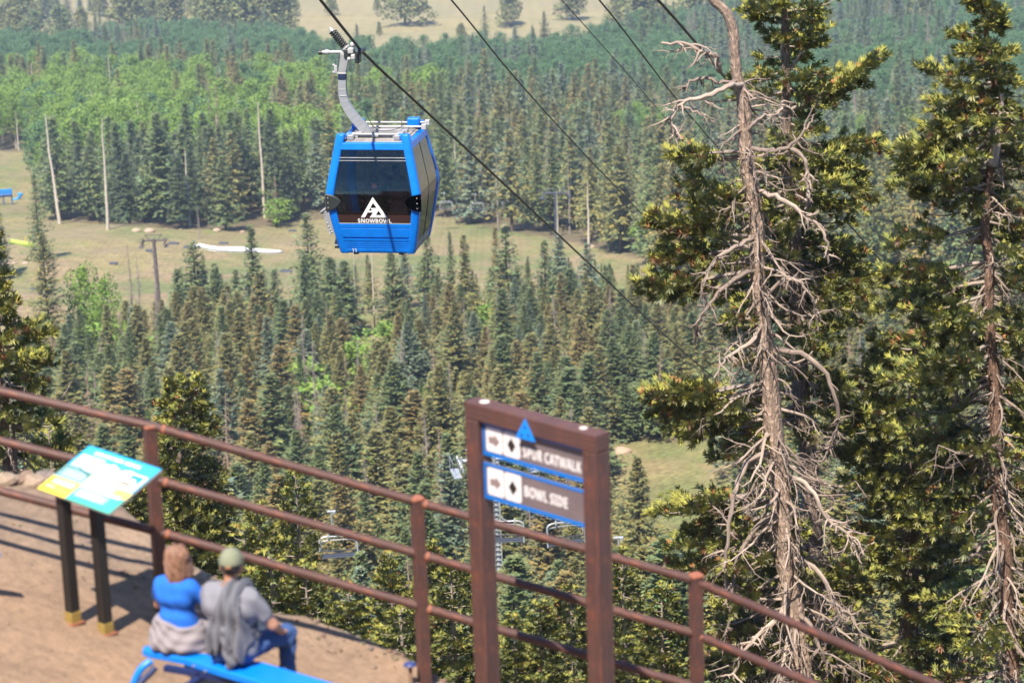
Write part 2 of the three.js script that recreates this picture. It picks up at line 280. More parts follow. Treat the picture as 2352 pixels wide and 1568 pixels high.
// a curved bare limb with side limbs
function limb(W, p, dir, L, rad, r, depth, sag = 0.3, col = [1, 1, 1], sides = 5) {
  const n = depth > 0 ? 7 : 4, pts = [p.clone()], rads = [rad], d = dir.clone().normalize(), q = p.clone(), kink = V();
  for (let k = 1; k <= n; k++) {
    kink.set(r() - 0.5, r() - 0.5, r() - 0.5).multiplyScalar(1.05); d.addScaledVector(kink, 0.6); d.y -= sag * (k < n * 0.65 ? 0.3 : -0.22); d.normalize();
    q.addScaledVector(d, L / n); pts.push(q.clone()); rads.push(rad * lerp(1, 0.28, k / n));
    if (depth > 0 && k > 1 && r() < 0.85) { const s = V(r() - 0.5, r() - 0.6, r() - 0.5).normalize().addScaledVector(d, 0.75); limb(W, q, s, L * (0.2 + 0.3 * r()), rads[k] * 0.65, r, depth - 1, sag, col, Math.max(3, sides - 1)); }
  }
  W.tube(pts, rads, sides, col); return W;
}
function snagShape({ seed, H = 13, n = 46, len = 1.1, top = 0.03, lean = 0.4 }) {
  const r = rng(seed), W = new Buf(), B = new Buf(), pts = [], rad = [];
  for (let k = 0; k <= 6; k++) { pts.push(V(lean * Math.sin(k * 0.5) * (r() - 0.2), (H * k) / 6 - (k ? 0 : 0.5), lean * (r() - 0.5) * 0.4)); rad.push(lerp(H * 0.013 + 0.04, top, k / 6)); }
  W.tube(pts, rad, 7, [1, 1, 1]);
  for (let k = 0; k < n; k++) { const t = 0.2 + 0.78 * r(), i = Math.min(5, Math.floor(t * 6)), p = pts[i].clone().lerp(pts[i + 1], t * 6 - i), az = r() * 6.28; limb(B, p, V(Math.cos(az), -0.25 + 0.4 * (t - 0.4), Math.sin(az)), len * (1.15 - t) * (0.5 + r()), 0.034 + 0.02 * (1 - t), r, len > 0.8 ? 1 : 0, 0.35, [1, 1, 1], 3); }
  return { crown: B.geo(), trunk: W.geo(), H, half: len * 0.5 };
}
// a brush of needles round the end of a twig
const NEEDLE = [];
function tuft(B, p, dir, len, r, c, blades = 10) {
  const side = _a.set(0, 1, 0.3).cross(dir).normalize(), up = _b.crossVectors(dir, side).normalize(), turn = r() * 6.28;
  for (let k = 0; k < blades; k++) {
    const a = turn + (k / blades) * 6.283, lean = k === 0 ? 0.15 : 0.75 + 0.35 * r(), ca = Math.cos(a), sa = Math.sin(a), l = len * (0.8 + 0.4 * r());
    const sx = side.x * ca + up.x * sa, sy = side.y * ca + up.y * sa, sz = side.z * ca + up.z * sa;
    let dx = dir.x + sx * lean, dy = dir.y + sy * lean, dz = dir.z + sz * lean; const m = Math.hypot(dx, dy, dz); dx /= m; dy /= m; dz /= m;
    const wx = sy * dir.z - sz * dir.y, wy = sz * dir.x - sx * dir.z, wz = sx * dir.y - sy * dir.x, w = l * 0.115;
    let nx = dx * 0.25 + sx * 0.8, ny = dy * 0.25 + sy * 0.8 + 0.25, nz = dz * 0.25 + sz * 0.8; const e = Math.hypot(nx, ny, nz) || 1; nx /= e; ny /= e; nz /= e;
    const mx = p.x + dx * l * 0.55, my = p.y + dy * l * 0.55, mz = p.z + dz * l * 0.55;
    const A = B.v(p.x, p.y, p.z, nx, ny, nz, c), T = B.v(p.x + dx * l, p.y + dy * l, p.z + dz * l, nx, ny, nz, c), L = B.v(mx + wx * w, my + wy * w, mz + wz * w, nx, ny, nz, c), Q = B.v(mx - wx * w, my - wy * w, mz - wz * w, nx, ny, nz, c);
    const fx = wy * dz - wz * dy, fy = wz * dx - wx * dz, fz = wx * dy - wy * dx;
    if (fx * nx + fy * ny + fz * nz > 0) B.i.push(A, L, T, A, T, Q); else B.i.push(A, T, L, A, Q, T);
  }
}
const NEEDLES = { tip: [0.265, 0.27, 0.06], mid: [0.16, 0.19, 0.05], old: [0.075, 0.105, 0.03], rust: [0.28, 0.14, 0.055] };
function needleColour(r, rust = 0.03, bright = 0.5) {
  const a = r(), c = a < rust ? NEEDLES.rust : a < rust + bright ? NEEDLES.tip : a < rust + bright + (1 - bright) * 0.6 ? NEEDLES.mid : NEEDLES.old, k = 0.75 + 0.5 * r(); return [c[0] * k, c[1] * k, c[2] * k];
}
function liveBranch(F, W, p0, dir, L, r, o = {}) {
  const { rad = 0.016 + L * 0.012, tl = 0.1, step = 0.115, rust = 0.03, bright = 0.5, sag = 0.22, bare = 0.18, twig = 0.5 } = o, n = 7, pts = [p0.clone()], d = dir.clone().normalize(), q = p0.clone(), rads = [rad], k3 = V();
  for (let k = 1; k <= n; k++) { k3.set(r() - 0.5, (r() - 0.5) * 0.6, r() - 0.5); d.addScaledVector(k3, 0.28); d.y += (k < 4 ? -sag : sag * 1.1) * 0.5; d.normalize(); q.addScaledVector(d, L / n); pts.push(q.clone()); rads.push(rad * (1 - 0.8 * (k / n))); }
  W.tube(pts, rads, 4, [1, 1, 1]);
  const clump = [r() * 20, r() * 20], e = V(), t = V(), f = V();
  for (let s = bare * L + 0.05; s <= L; s += step * (0.7 + 0.6 * r())) {
    const i = Math.min(n - 1, Math.floor((s / L) * n)), a = (s / L) * n - i; e.copy(pts[i]).lerp(pts[i + 1], a); t.copy(pts[i + 1]).sub(pts[i]).normalize();
    if (noise(clump[0] + s * 2.2, clump[1]) < 0.24) continue;
    for (const sd of [-1, 1]) {
      const tw = Math.min(twig, (0.14 + 0.34 * r()) * (0.5 + Math.min(1, (L - s) / 0.5))) * (0.5 + 0.5 * Math.min(1, L));
      f.set(-t.z * sd, 0.15 + (r() - 0.4) * 0.9, t.x * sd).addScaledVector(t, 0.5 + 0.5 * r()).normalize();
      const end = e.clone().addScaledVector(f, tw); if (r() < 0.5) W.tube([e.clone(), end], [0.007, 0.004], 3, [1, 1, 1]);
      for (let g = tw * 0.3; g <= tw + 0.02; g += 0.07) { _c.copy(e).addScaledVector(f, g); const dd = V(f.x + (r() - 0.5) * 0.7, f.y + (r() - 0.2) * 0.9, f.z + (r() - 0.5) * 0.7).normalize(); tuft(F, _c, dd, tl * (0.8 + 0.5 * r()), r, needleColour(r, rust, bright)); }
    }
    const dd = V(t.x + (r() - 0.5) * 0.6, t.y + 0.5 * r() + 0.2, t.z + (r() - 0.5) * 0.6).normalize(); tuft(F, e, dd, tl * 1.1, r, needleColour(r, rust, bright));
  }
  for (let k = 0; k < 4; k++) tuft(F, q, V(d.x + (r() - 0.5) * 0.8, d.y + (r() - 0.3), d.z + (r() - 0.5) * 0.8).normalize(), tl * 1.1, r, needleColour(r, rust, bright + 0.2));
}
function tuftTree({ seed, H = 7, R0 = 1.25, n = 90, base = 0.06, bright = 0.45, rust = 0.03, dead = 14, twin = 0 }) {
  const r = rng(seed), F = new Buf(), W = new Buf(), T = new Buf();
  const stems = twin ? [[0, H], [0.55, H * 0.985]] : [[0, H]];
  for (const [off, h] of stems) {
    const b = twin && off ? H * 0.55 : -0.5, pts = [V(0, b, 0), V(off * 0.7, lerp(b, h, 0.4), 0), V(off, h, 0)];
    T.tube(pts, [twin && off ? 0.06 : H * 0.018, twin && off ? 0.045 : H * 0.012, 0.012], 8, [1, 1, 1], 0.2, r);
    const m = twin ? (off ? 34 : n) : n;
    for (let k = 0; k < m; k++) {
      const q = (k + r()) / m, y = lerp(twin && off ? H * 0.62 : H * base, h, q), x = off * smooth(b, h * 0.8, y), az = k * 2.4 + r();
      const whole = (y / H - base) / (1 - base), L = R0 * (twin && whole > 0.7 ? 0.55 : 1) * Math.pow(1 - whole, 0.75) * (0.55 + 0.7 * r()) + 0.16;
      liveBranch(F, W, V(x, y, 0), V(Math.cos(az), lerp(-0.1, 0.9, whole * whole), Math.sin(az)), L, r, { bright, rust, tl: 0.11 });
    }
  }
  for (let k = 0; k < dead; k++) { const az = r() * 6.28, y = H * (0.05 + 0.5 * r()); limb(W, V(0, y, 0), V(Math.cos(az), -0.2 + 0.3 * r(), Math.sin(az)), R0 * (0.4 + 0.5 * r()), 0.022, r, 1, 0.35, [1, 1, 1], 4); }
  return { crown: F.geo(), trunk: T.geo(), limbs: W.geo(), H, half: R0 };
}
const SHAPE = { far: [], mid: [], fir: [], aspen: [], shrub: [], pine: [], snag: [], pole: [], near: [] };
for (const s of [101, 102, 103, 104, 105]) SHAPE.far.push(coniferShape({ seed: s, R0: 2.7 + (s % 3) * 0.45, levels: 28, per: 9, n: 4, base: 0.06 + (s % 4) * 0.05, big: 1.25, pow: 0.8 + (s % 3) * 0.14 }));
for (const s of [201, 202, 203, 204]) SHAPE.mid.push(coniferShape({ seed: s, R0: 2.5 + (s % 3) * 0.4, levels: 46, per: 11, n: 8, base: 0.06 + (s % 3) * 0.05, big: 0.6, pow: 0.8 + (s % 3) * 0.14, drop: 0.16 }));
for (const s of [301, 302]) SHAPE.fir.push(coniferShape({ seed: s, R0: 2.0, levels: 40, per: 8, n: 5, base: 0.03, big: 0.85, pow: 0.95, droop: 0.5 }));
for (const s of [401, 402, 403, 404]) SHAPE.aspen.push(broadShape({ seed: s, H: 12, R0: 2.3 + (s % 2) * 0.5, lobes: 9 + (s % 3), leaves: 2600, size: 0.25, trunkH: 0.32 + 0.06 * (s % 2) }));
for (const s of [451, 452]) SHAPE.shrub.push(broadShape({ seed: s, H: 4, R0: 1.6, lobes: 8, leaves: 1100, size: 0.2, trunkH: 0.12 }));
for (const s of [501, 502, 503]) SHAPE.pine.push(broadShape({ seed: s, H: 12, R0: 3.2, lobes: 14, leaves: 2200, size: 0.42, trunkH: 0.16, cone: 0.55 }));
for (const s of [601, 602, 603]) SHAPE.snag.push(snagShape({ seed: s, n: 110, len: 1.5 }));
for (const s of [651, 652, 653]) SHAPE.pole.push(snagShape({ seed: s, n: 16, len: 0.6, top: 0.05, lean: 0.3 }));
for (const s of [701, 702, 703]) SHAPE.near.push(tuftTree({ seed: s, H: 7, R0: 1.2 + 0.12 * (s % 3), n: 84, bright: 0.4 + 0.06 * (s % 3) }));
// ---------------------------------------------------------------- trees: the wood
const WORD = { far: 'conifer', mid: 'conifer', fir: 'conifer', near: 'conifer', aspen: 'aspen', shrub: 'aspen shrub', pine: 'pine', snag: 'dead tree', pole: 'dead tree' };
const NAME = { far: 'conifer_tree', mid: 'conifer_tree', fir: 'conifer_tree', near: 'conifer_tree', aspen: 'aspen_tree', shrub: 'aspen_shrub', pine: 'pine_tree', snag: 'dead_tree', pole: 'dead_tree' };
const nearWood = std([0.40, 0.34, 0.30], 0.95, { map: TEX.bark });
const needleMat = phys([1, 1, 1], 0.9, { vertexColors: true, transmission: 0.3, thickness: 0, specularIntensity: 0.4 });
function treeAt(t) {                                        // one tree as a thing with trunk and crown
  const o = thing(NAME[t.kind], t.label, WORD[t.kind], t.p, t.turn, t.group), s = t.shape;
  o.scale.set(t.sx, t.sy, t.sx);
  mesh('trunk', s.trunk, t.wood, o);
  if (s.limbs) mesh('bare_branches', s.limbs, nearWood, o).userData.kind = 'stuff';
  if (s.crown.attributes.position.count) mesh(t.kind === 'snag' || t.kind === 'pole' ? 'bare_branches' : 'crown', s.crown, t.leaf, o).userData.kind = 'stuff';
  if (t.lean) o.rotation.z = t.lean;
  return o;
}
const woods = [];                                           // everything planted below, from which things and masses are made
const rw = rng(77);
function plant(kind, p, h, o = {}) {
  const list = SHAPE[kind], shape = list[o.k ?? Math.floor(rw() * list.length)], sy = h / shape.H;
  const t = { kind, p: p.clone(), h, shape, sy, sx: sy * (o.wide ?? 1) * (0.85 + 0.3 * rw()), turn: rw() * 6.283, leaf: o.leaf, wood: o.wood ?? WOOD.bark, label: o.label, group: o.group, lean: o.lean, keep: !!o.label };
  if (kind === 'snag' || kind === 'pole') t.leaf = t.wood = o.wood ?? WOOD.grey;
  if (kind === 'near') { t.leaf = needleMat; t.wood = nearWood; }
  woods.push(t); return t;
}
// a tree seen with its top at (x, y) and its foot at picture height yb
function seen(kind, x, y, yb, label, o = {}) {
  const p = onGround(o.xb ?? x, yb); if (!p) return;
  const a = project(p), b = project(p.clone().add(V(0, 10, 0))), h = ((a[1] - y) / (a[1] - b[1])) * 10;
  return plant(kind, p, h, { ...o, label });
}
const C = TONE, olive = { leaf: C.olive }, dark = { leaf: C.dark }, deep = { leaf: C.deep }, brown = { leaf: C.brown }, blue = { leaf: C.blue };
// trees that stand out, each by itself
seen('mid', 122, 538, 872, 'tall broad olive conifer at the lower edge of the clearing above the information panel', { ...olive, wide: 1.15, k: 1 });
seen('far', 92, 398, 596, 'narrow dark conifer alone beside the lime green pipe, before the forest edge', { ...dark, wide: 0.85 });
seen('far', 2, 470, 640, 'dark conifer cut by the picture edge beside two pale boulders', deep);
seen('aspen', 205, 612, 850, 'thin bright green aspen beside the tall broad olive conifer', { leaf: C.aspen, wood: WOOD.white, wide: 0.8 });
seen('aspen', 250, 640, 860, 'small bright green aspen, second from the tall broad olive conifer', { leaf: C.aspen, wood: WOOD.white, wide: 0.7 });
seen('snag', 312, 556, 845, 'thin grey dead tree standing alone left of the dark lift mast', { wide: 0.6 });
seen('snag', 330, 585, 830, 'thin grey dead tree close beside the dark lift mast', { wide: 0.6 });
seen('snag', 372, 560, 870, 'tall bare dead tree touching the dark lift mast', { wide: 0.6 });
seen('far', 458, 560, 800, 'broad dark conifer standing before the snow strip', { ...dark, k: 1, wide: 1.5 });
seen('fir', 478, 585, 790, 'slim spire conifer behind the broad dark one before the snow strip', dark);
seen('fir', 508, 612, 780, 'short dark spire conifer right of the snow strip conifer', deep);
seen('fir', 532, 655, 815, 'brownish olive conifer below the snow strip', { ...olive, wide: 1.9 });
seen('fir', 590, 520, 770, 'tall ragged conifer crossing the right end of the snow strip', { ...dark, wide: 1.5 });
seen('fir', 606, 625, 835, 'olive conifer in front of the ragged one by the snow strip', { ...olive, wide: 1.8 });
seen('snag', 640, 606, 735, 'faint grey leafless tree alone on the bare slope under the snow strip', { wide: 0.55 });
seen('far', 716, 492, 735, 'dark conifer with a bare lower trunk beside the gondola step', { ...dark, k: 3, wide: 1.24 });
seen('far', 765, 590, 782, 'dark green conifer below the left half of the gondola', { ...dark, k: 0, wide: 1.4 });
seen('far', 800, 600, 775, 'dense green conifer directly under the gondola floor', { ...dark, k: 2, wide: 1.40 });
seen('pole', 820, 575, 757, 'white bare aspen trunk under the gondola, the shorter one', { wood: WOOD.white, wide: 0.65 });
seen('pole', 861, 560, 762, 'long white bare aspen trunk under the gondola', { wood: WOOD.white, wide: 0.65 });
seen('far', 905, 580, 760, 'broad green conifer beside the long white trunk', { ...dark, k: 4, wide: 1.40 });
seen('snag', 945, 590, 720, 'rust brown dead conifer between two green ones under the gondola', { wood: WOOD.tan, wide: 0.6 });
seen('far', 988, 538, 740, 'green conifer right of the gondola base', { ...dark, k: 0, wide: 1.32 });
seen('fir', 1038, 533, 690, 'slender spire conifer on the clearing, first of a pair right of the gondola', dark);
seen('fir', 1073, 540, 775, 'brownish spire conifer on the clearing, second of a pair right of the gondola', { ...olive, wide: 1.2 });
seen('fir', 1144, 522, 735, 'pale ragged conifer against a taller green one on the clearing', { leaf: C.brown, wide: 1.0 });
seen('far', 1168, 517, 760, 'tall pointed green conifer in the middle of the clearing', { ...dark, k: 0, wide: 1.24 });
seen('fir', 1216, 588, 720, 'small slim spire conifer right of the tall pointed one', dark);
seen('far', 1256, 552, 755, 'green conifer under the gondola cable at the clearing', { ...dark, k: 3, wide: 1.35 });
seen('far', 1288, 540, 740, 'green conifer crossed by the gondola cable', { ...blue, k: 1, wide: 1.40 });
seen('fir', 1308, 590, 700, 'tiny spire conifer beside a white stone', dark);
seen('far', 1352, 560, 730, 'greyish conifer at the right end of the clearing', { ...blue, k: 2, wide: 1.4 });
seen('mid', 1470, 1050, 1370, 'lone olive conifer in front of the small green meadow beside the trail sign', { ...olive, k: 2, wide: 1.7 });
seen('pole', 137, 262, 514, 'tall white dead trunk, leftmost before the dark forest edge', { wood: WOOD.white, lean: -0.05 });
seen('pole', 217, 268, 527, 'tall white leaning dead trunk, second before the dark forest edge', { wood: WOOD.white, lean: -0.1, xb: 247 });
seen('pole', 305, 325, 480, 'thin pale trunk, third in the dark forest edge', { wood: WOOD.white, wide: 0.7 });
seen('pole', 435, 345, 520, 'bright white bare trunk above the snow strip', { wood: WOOD.white, wide: 0.9 });
seen('snag', 457, 470, 545, 'small grey dead conifer at the forest edge above the snow strip', { wide: 0.8 });
seen('snag', 508, 190, 430, 'tall pinkish dead spruce rising out of the aspens', { wood: WOOD.tan, wide: 0.5 });
seen('snag', 489, 205, 400, 'second pinkish dead spruce rising out of the aspens', { wood: WOOD.grey, wide: 0.5 });
seen('pole', 607, 235, 500, 'tall white crooked trunk left of the gondola', { wood: WOOD.white, wide: 1.0 });
seen('snag', 636, 405, 515, 'pale dead tree with low spreading limbs left of the gondola', { wood: WOOD.tan });
seen('pole', 42, 255, 345, 'white trunk at the far meadow edge above the blue frames', { wood: WOOD.white });
seen('pole', 75, 258, 345, 'thin grey trunk at the far meadow edge above the blue frames', { wood: WOOD.grey });
seen('pole', 1050, 300, 490, 'tall white aspen trunk beside the gondola window', { wood: WOOD.white, wide: 0.9 });
seen('snag', 1106, 205, 370, 'reddish dead conifer in the slope right of the gondola', { wood: std([0.4, 0.22, 0.17], 0.95), k: 1, wide: 1.2 });
seen('pole', 1215, 370, 500, 'pale bare trunk behind the far chairlift', { wood: WOOD.grey });
seen('pole', 1195, 380, 480, 'thinner pale bare trunk behind the far chairlift', { wood: WOOD.grey });
seen('pole', 1282, 440, 560, 'white bare trunk beside the far lift mast', { wood: WOOD.white });
seen('pole', 1352, 415, 570, 'white slanting bare trunk right of the far lift mast', { wood: WOOD.white, lean: -0.06 });
seen('snag', 1478, 340, 500, 'grey dead spruce left of the ragged bare pine', {});
seen('snag', 1640, 250, 400, 'pale leafless tree far behind the bare pine', {});
seen('snag', 2050, 160, 260, 'white leafless tree among far aspens between the two near pines', { wood: WOOD.white });
seen('pole', 1925, 340, 460, 'white aspen trunk between the two near pines', { wood: WOOD.white });
seen('snag', 150, 740, 840, 'grey twiggy dead tree under the tall broad olive conifer', { wide: 1.1 });
seen('snag', 490, 800, 905, 'thin silver dead tree in the middle of the near forest', { wide: 0.8 });
seen('snag', 832, 780, 1010, 'grey dead spruce with drooping twigs below the boulders', { wide: 0.7 });
seen('snag', 1350, 890, 1040, 'pale dead tree behind the top beam of the trail sign', { wide: 1.2 });
seen('snag', 700, 890, 1180, 'silvery dead spruce, largest of the bare trees in the near forest', { wide: 0.9 });
seen('snag', 985, 940, 1240, 'silvery dead spruce left of the trail sign', { wide: 0.8 });
seen('pole', 868, 945, 1060, 'thin pale bare pole in the near forest left of the trail sign', { wide: 0.7 });
seen('snag', 1205, 1170, 1420, 'pink grey bare trunk seen under the trail boards', { wood: WOOD.tan, wide: 0.6 });
seen('snag', 1290, 1240, 1480, 'rusty bare trunk seen between the sign posts', { wood: WOOD.tan, wide: 0.5 });
seen('snag', 40, 650, 780, 'broken silver stump behind the left pine', { wide: 0.7 });
for (const [x, y, yb, n] of [[230, 770, 880, 'right of the tall broad olive conifer'], [385, 790, 905, 'below the dark lift mast'], [160, 875, 960, 'above the panel'], [700, 755, 830, 'below the dark conifer with the bare trunk'], [768, 800, 875, 'left of the boulders under the gondola'], [880, 762, 850, 'at the foot of the long white trunk'], [600, 735, 800, 'under the bare slope'], [1120, 722, 800, 'at the bottom of the bare slope'], [1490, 530, 580, 'left of the near pine'], [640, 480, 520, 'at the forest edge left of the gondola']])
  seen('shrub', x, y - 24, yb, 'bright green leafy shrub ' + n, { leaf: C.aspen, wood: WOOD.white, wide: 1.5 });
// pines on the pale far slope
for (const [x, y, yb, k, w, n] of [[866, -14, 29, 0, 0.5, 'small round pine on the straw slope, upper one over the gondola grip'], [872, 50, 84, 0, 0.5, 'small round pine on the straw slope right of the gondola grip'], [930, -60, 55, 1, 1.2, 'broad dark pine with a wide shadow on the straw slope'], [822, 55, 130, 2, 0.8, 'dark pointed conifer behind the gondola grip'], [1060, 54, 96, 1, 0.9, 'rounded pine at the foot of the straw slope'], [1115, 12, 110, 2, 0.8, 'tall open pine beside the second cable'], [1172, -30, 60, 0, 0.8, 'tall pine cut by the upper picture edge between two cables'], [1252, 28, 125, 2, 0.9, 'dense dark conical conifer on the straw slope'], [1316, -40, 45, 1, 1.1, 'flat topped pine with a wide shadow between two cables'], [760, -20, 35, 0, 0.8, 'pine left of the gondola cable on the straw slope'], [1330, 62, 140, 2, 0.5, 'slim pale conifer at the right end of the straw slope'], [1356, 45, 90, 2, 0.35, 'tiny blue green spire on the straw slope'], [290, -60, 75, 0, 0.9, 'tall spreading pine at the upper left'], [400, -20, 85, 1, 1.0, 'wide pale green pine at the upper left'], [500, -60, 90, 1, 1.0, 'dark wide pine left of the densest clump'], [590, -50, 88, 1, 1.2, 'largest dense pine clump left of the cable'], [640, -30, 95, 0, 1.0, 'dense pine at the right side of the clump'], [45, -80, 55, 0, 1.0, 'tall dark pine in the upper left corner'], [140, 10, 100, 2, 0.7, 'blue green pointed conifer at the upper left'], [190, 15, 80, 0, 0.8, 'yellowish pine behind the blue green pointed one'], [265, -60, 30, 2, 0.5, 'upright pine standing in grass at the upper left'], [1480, -40, 85, 1, 1.1, 'broad pine left of the thick right cable'], [1530, -10, 60, 2, 0.7, 'dark pine at the top of the thick right cable'], [1420, -30, 70, 0, 0.9, 'pine between the thin cables at the top'], [1600, -60, 60, 1, 0.9, 'pine behind the bare tip of the dead pine'], [1990, -60, 90, 2, 0.7, 'dark conifer high between the two near pines'], [2060, -30, 110, 2, 0.8, 'large dark conifer high between the two near pines'], [2120, -40, 80, 1, 0.8, 'pine high beside the right pine']])
  seen(k === 2 ? 'far' : 'pine', x, y, yb, n, { leaf: k === 2 ? (w < 0.6 ? C.blue : C.deep) : C.pine, wide: w * (k === 2 ? 1.1 : 1.5) });

// the rest of the wood, sown over the ground
const spots = new Map(), close = (x, d, gap) => { const gx = Math.floor(x / 6), gd = Math.floor(d / 6); for (let i = -1; i < 2; i++) for (let j = -1; j < 2; j++) for (const q of spots.get(gx + i + ',' + (gd + j)) ?? []) if (Math.hypot(q[0] - x, q[1] - d) < gap) return true; return false; };
const occupy = (x, d) => { const k = Math.floor(x / 6) + ',' + Math.floor(d / 6); spots.has(k) || spots.set(k, []); spots.get(k).push([x, d]); };
for (const t of woods) occupy(t.p.x, -t.p.z);
function sow(n, d0, d1, gap, seed, choose) {
  const r = rng(seed);
  for (let i = 0; i < n; i++) {
    const d = Math.sqrt(lerp(d0 * d0, d1 * d1, r())), x = (r() * 2 - 1) * (0.245 * d + 6), p = V(x, hillAt(x, d), -d), [px, py] = project(p), c = choose(px, py, d, r, p);
    if (!c || close(x, d, gap * (c.gap ?? 1))) continue;
    let h = c.h; const top = project(p.clone().add(V(0, h, 0)))[1];
    if (c.limit !== undefined && top < c.limit) { const k = (py - c.limit) / (py - top); if (k < 0.35) continue; h *= k; }
    occupy(x, d); plant(c.kind, p, h, c);
  }
}
const pick = (r, rows) => { let a = r(); for (const [w, v] of rows) { if (a < w) return v; a -= w; } return rows[0][1]; };
const stands = (k) => ({ group: k });
sow(11000, 300, 1060, 3.6, 5, (px, py, d, r, p) => {
  const edge = table(BAND, px) - 3; if (py > edge) return null;
  const upper = table([[-300, 130], [0, 118], [120, 130], [230, 112], [330, 96], [650, 100], [700, 128], [760, 150], [960, 150], [1020, 140], [1300, 128], [1420, 110], [1480, 80], [1700, 55], [1800, 45], [2060, 30], [2200, 20], [2800, 10]], px);
  if (py < upper) return null;
  if (px < 95 && py > 345 && py < 480) return null;
  const n = fbm(p.x * 0.03 + 7, d * 0.025, 3), mid = table([[-300, 215], [650, 225], [760, 255], [1000, 270], [1500, 300], [1700, 330], [2800, 380]], px);
  if (py < mid) return n > (px > 1400 ? 0.4 : 0.38) ? { kind: 'aspen', h: 7.5 + 3 * r(), leaf: C.aspenBlue, wood: WOOD.white, wide: 1.25, limit: upper - 72, group: 'blue green aspens of the far grove' } : { kind: r() < 0.1 ? 'snag' : 'far', h: 9 + 7 * r(), limit: upper - 100, leaf: pick(r, [[0.45, C.dark], [0.5, C.blue], [0.05, C.olive]]), group: 'conifers among the far aspens' };
  const stand = px < 1010 ? table([[-300, 440], [90, 455], [720, 462], [780, 440], [1010, 380]], px) : 0;
  if (py < stand && r() < 0.05) return { kind: 'pole', h: 12 + 3 * r(), wood: WOOD.white, group: 'dead trees of the forest right of the gondola' };
  if (py < stand && n > 0.36) return { kind: 'aspen', h: 10.5 + 4 * r(), leaf: r() < 0.85 ? C.aspen : C.aspenBlue, wood: WOOD.white, wide: 1.1, group: 'bright green aspens behind the dark forest edge' };
  if (py < stand) return { kind: r() < 0.1 ? 'snag' : 'far', h: 13 + 5 * r(), leaf: pick(r, [[0.45, C.olive], [0.35, C.dark], [0.2, C.brown]]), group: 'conifers among the bright aspens' };
  if (px < 720) return { kind: 'far', h: 12 + 8 * r(), wide: 1.15, leaf: pick(r, [[0.5, C.deep], [0.4, C.dark], [0.1, C.olive]]), gap: 0.85, group: 'dark conifers of the forest edge left of the gondola' };
  if (px > 1300 && n > 0.55 && py < 430) return { kind: 'aspen', h: 9 + 3 * r(), leaf: r() < 0.5 ? C.aspenBlue : C.aspen, wood: WOOD.white, group: 'aspens between the conifers right of the gondola' };
  const a = r(); return a < 0.11 ? { kind: r() < 0.4 ? 'pole' : 'snag', h: 12 + 5 * r(), wide: 0.8, group: 'dead trees of the forest right of the gondola' } : { kind: 'far', h: 12 + 6 * r(), leaf: pick(r, [[0.26, C.olive], [0.44, C.dark], [0.06, C.brown], [0.24, C.blue]]), group: 'conifers of the forest right of the gondola' };
});
sow(9000, 70, 292, 2.6, 9, (px, py, d, r) => {
  const lim = Math.max(table(SKYLINE, px) + 26 * (r() - 0.35), table([[74, 1120], [110, 960], [150, 860], [210, 765], [300, 600]], d) + 110 * (r() - 0.5), px > 690 && px < 1470 && d < 150 ? 1265 + 170 * r() : 0);
  if (py < lim + 90) return null;
  if (inMeadow(px, py)) return null;
  const limit = px > 1340 && px < 1700 && py > 1235 ? Math.max(lim, 1225 + 50 * r()) : lim, a = r();
  if (a < 0.11) return { kind: 'snag', h: 9 + 4 * r(), limit, wide: 0.8, wood: r() < 0.6 ? WOOD.grey : WOOD.tan, group: 'grey dead trees of the near forest' };
  if (a < 0.15 && d > 150 && px < 1000) return { kind: 'shrub', h: 4 + 4 * r(), limit, wide: 1.3, leaf: C.aspen, wood: WOOD.white, group: 'bright green shrubs of the near forest' };
  return { kind: 'mid', h: 6 + 8 * r() * (0.5 + r() * 0.5), limit, wide: 1.2 + 0.65 * r(), lean: (r() - 0.5) * 0.1, leaf: pick(r, [[0.42, C.olive], [0.12, C.brown], [0.36, C.dark], [0.1, C.blue]]), group: 'olive conifers of the near forest' };
});
sow(2600, 820, 1300, 8.5, 33, (px, py, d, r, p) => {
  if (px > 665 && (px < 1590 || px > 2500) || py > 112 || py < -130 || fbm(p.x * 0.02 + 3, d * 0.014, 3) < (px > 665 ? 0.56 : 0.47)) return null;
  const k = r(); return k < 0.65 ? { kind: 'pine', h: 9 + 7 * r(), leaf: r() < 0.7 ? C.pine : C.dark, wide: 1.4, group: 'conifers among the far aspens' } : { kind: 'far', h: 9 + 6 * r(), leaf: r() < 0.5 ? C.blue : C.deep, wide: 1.2, group: 'conifers among the far aspens' };
});
// clumps that reach up into the clearing
sow(5000, 240, 345, 3.2, 21, (px, py, d, r) => {
  const w = [[690, 945, 575, 800], [955, 1105, 590, 790], [1125, 1215, 590, 780], [1240, 1470, 580, 770], [415, 560, 600, 830], [565, 640, 610, 840]].find((q) => px > q[0] && px < q[1]);
  if (!w || py > w[3] || py < w[3] - 110 || (px > 790 && px < 910 && py > 715)) return null;
  return { kind: r() < 0.3 ? 'fir' : 'far', h: 7 + 5 * r(), wide: 1.3, limit: w[2] + 70 * r(), leaf: pick(r, [[0.45, C.olive], [0.4, C.dark], [0.15, C.blue]]), group: 'olive conifers of the near forest' };
});
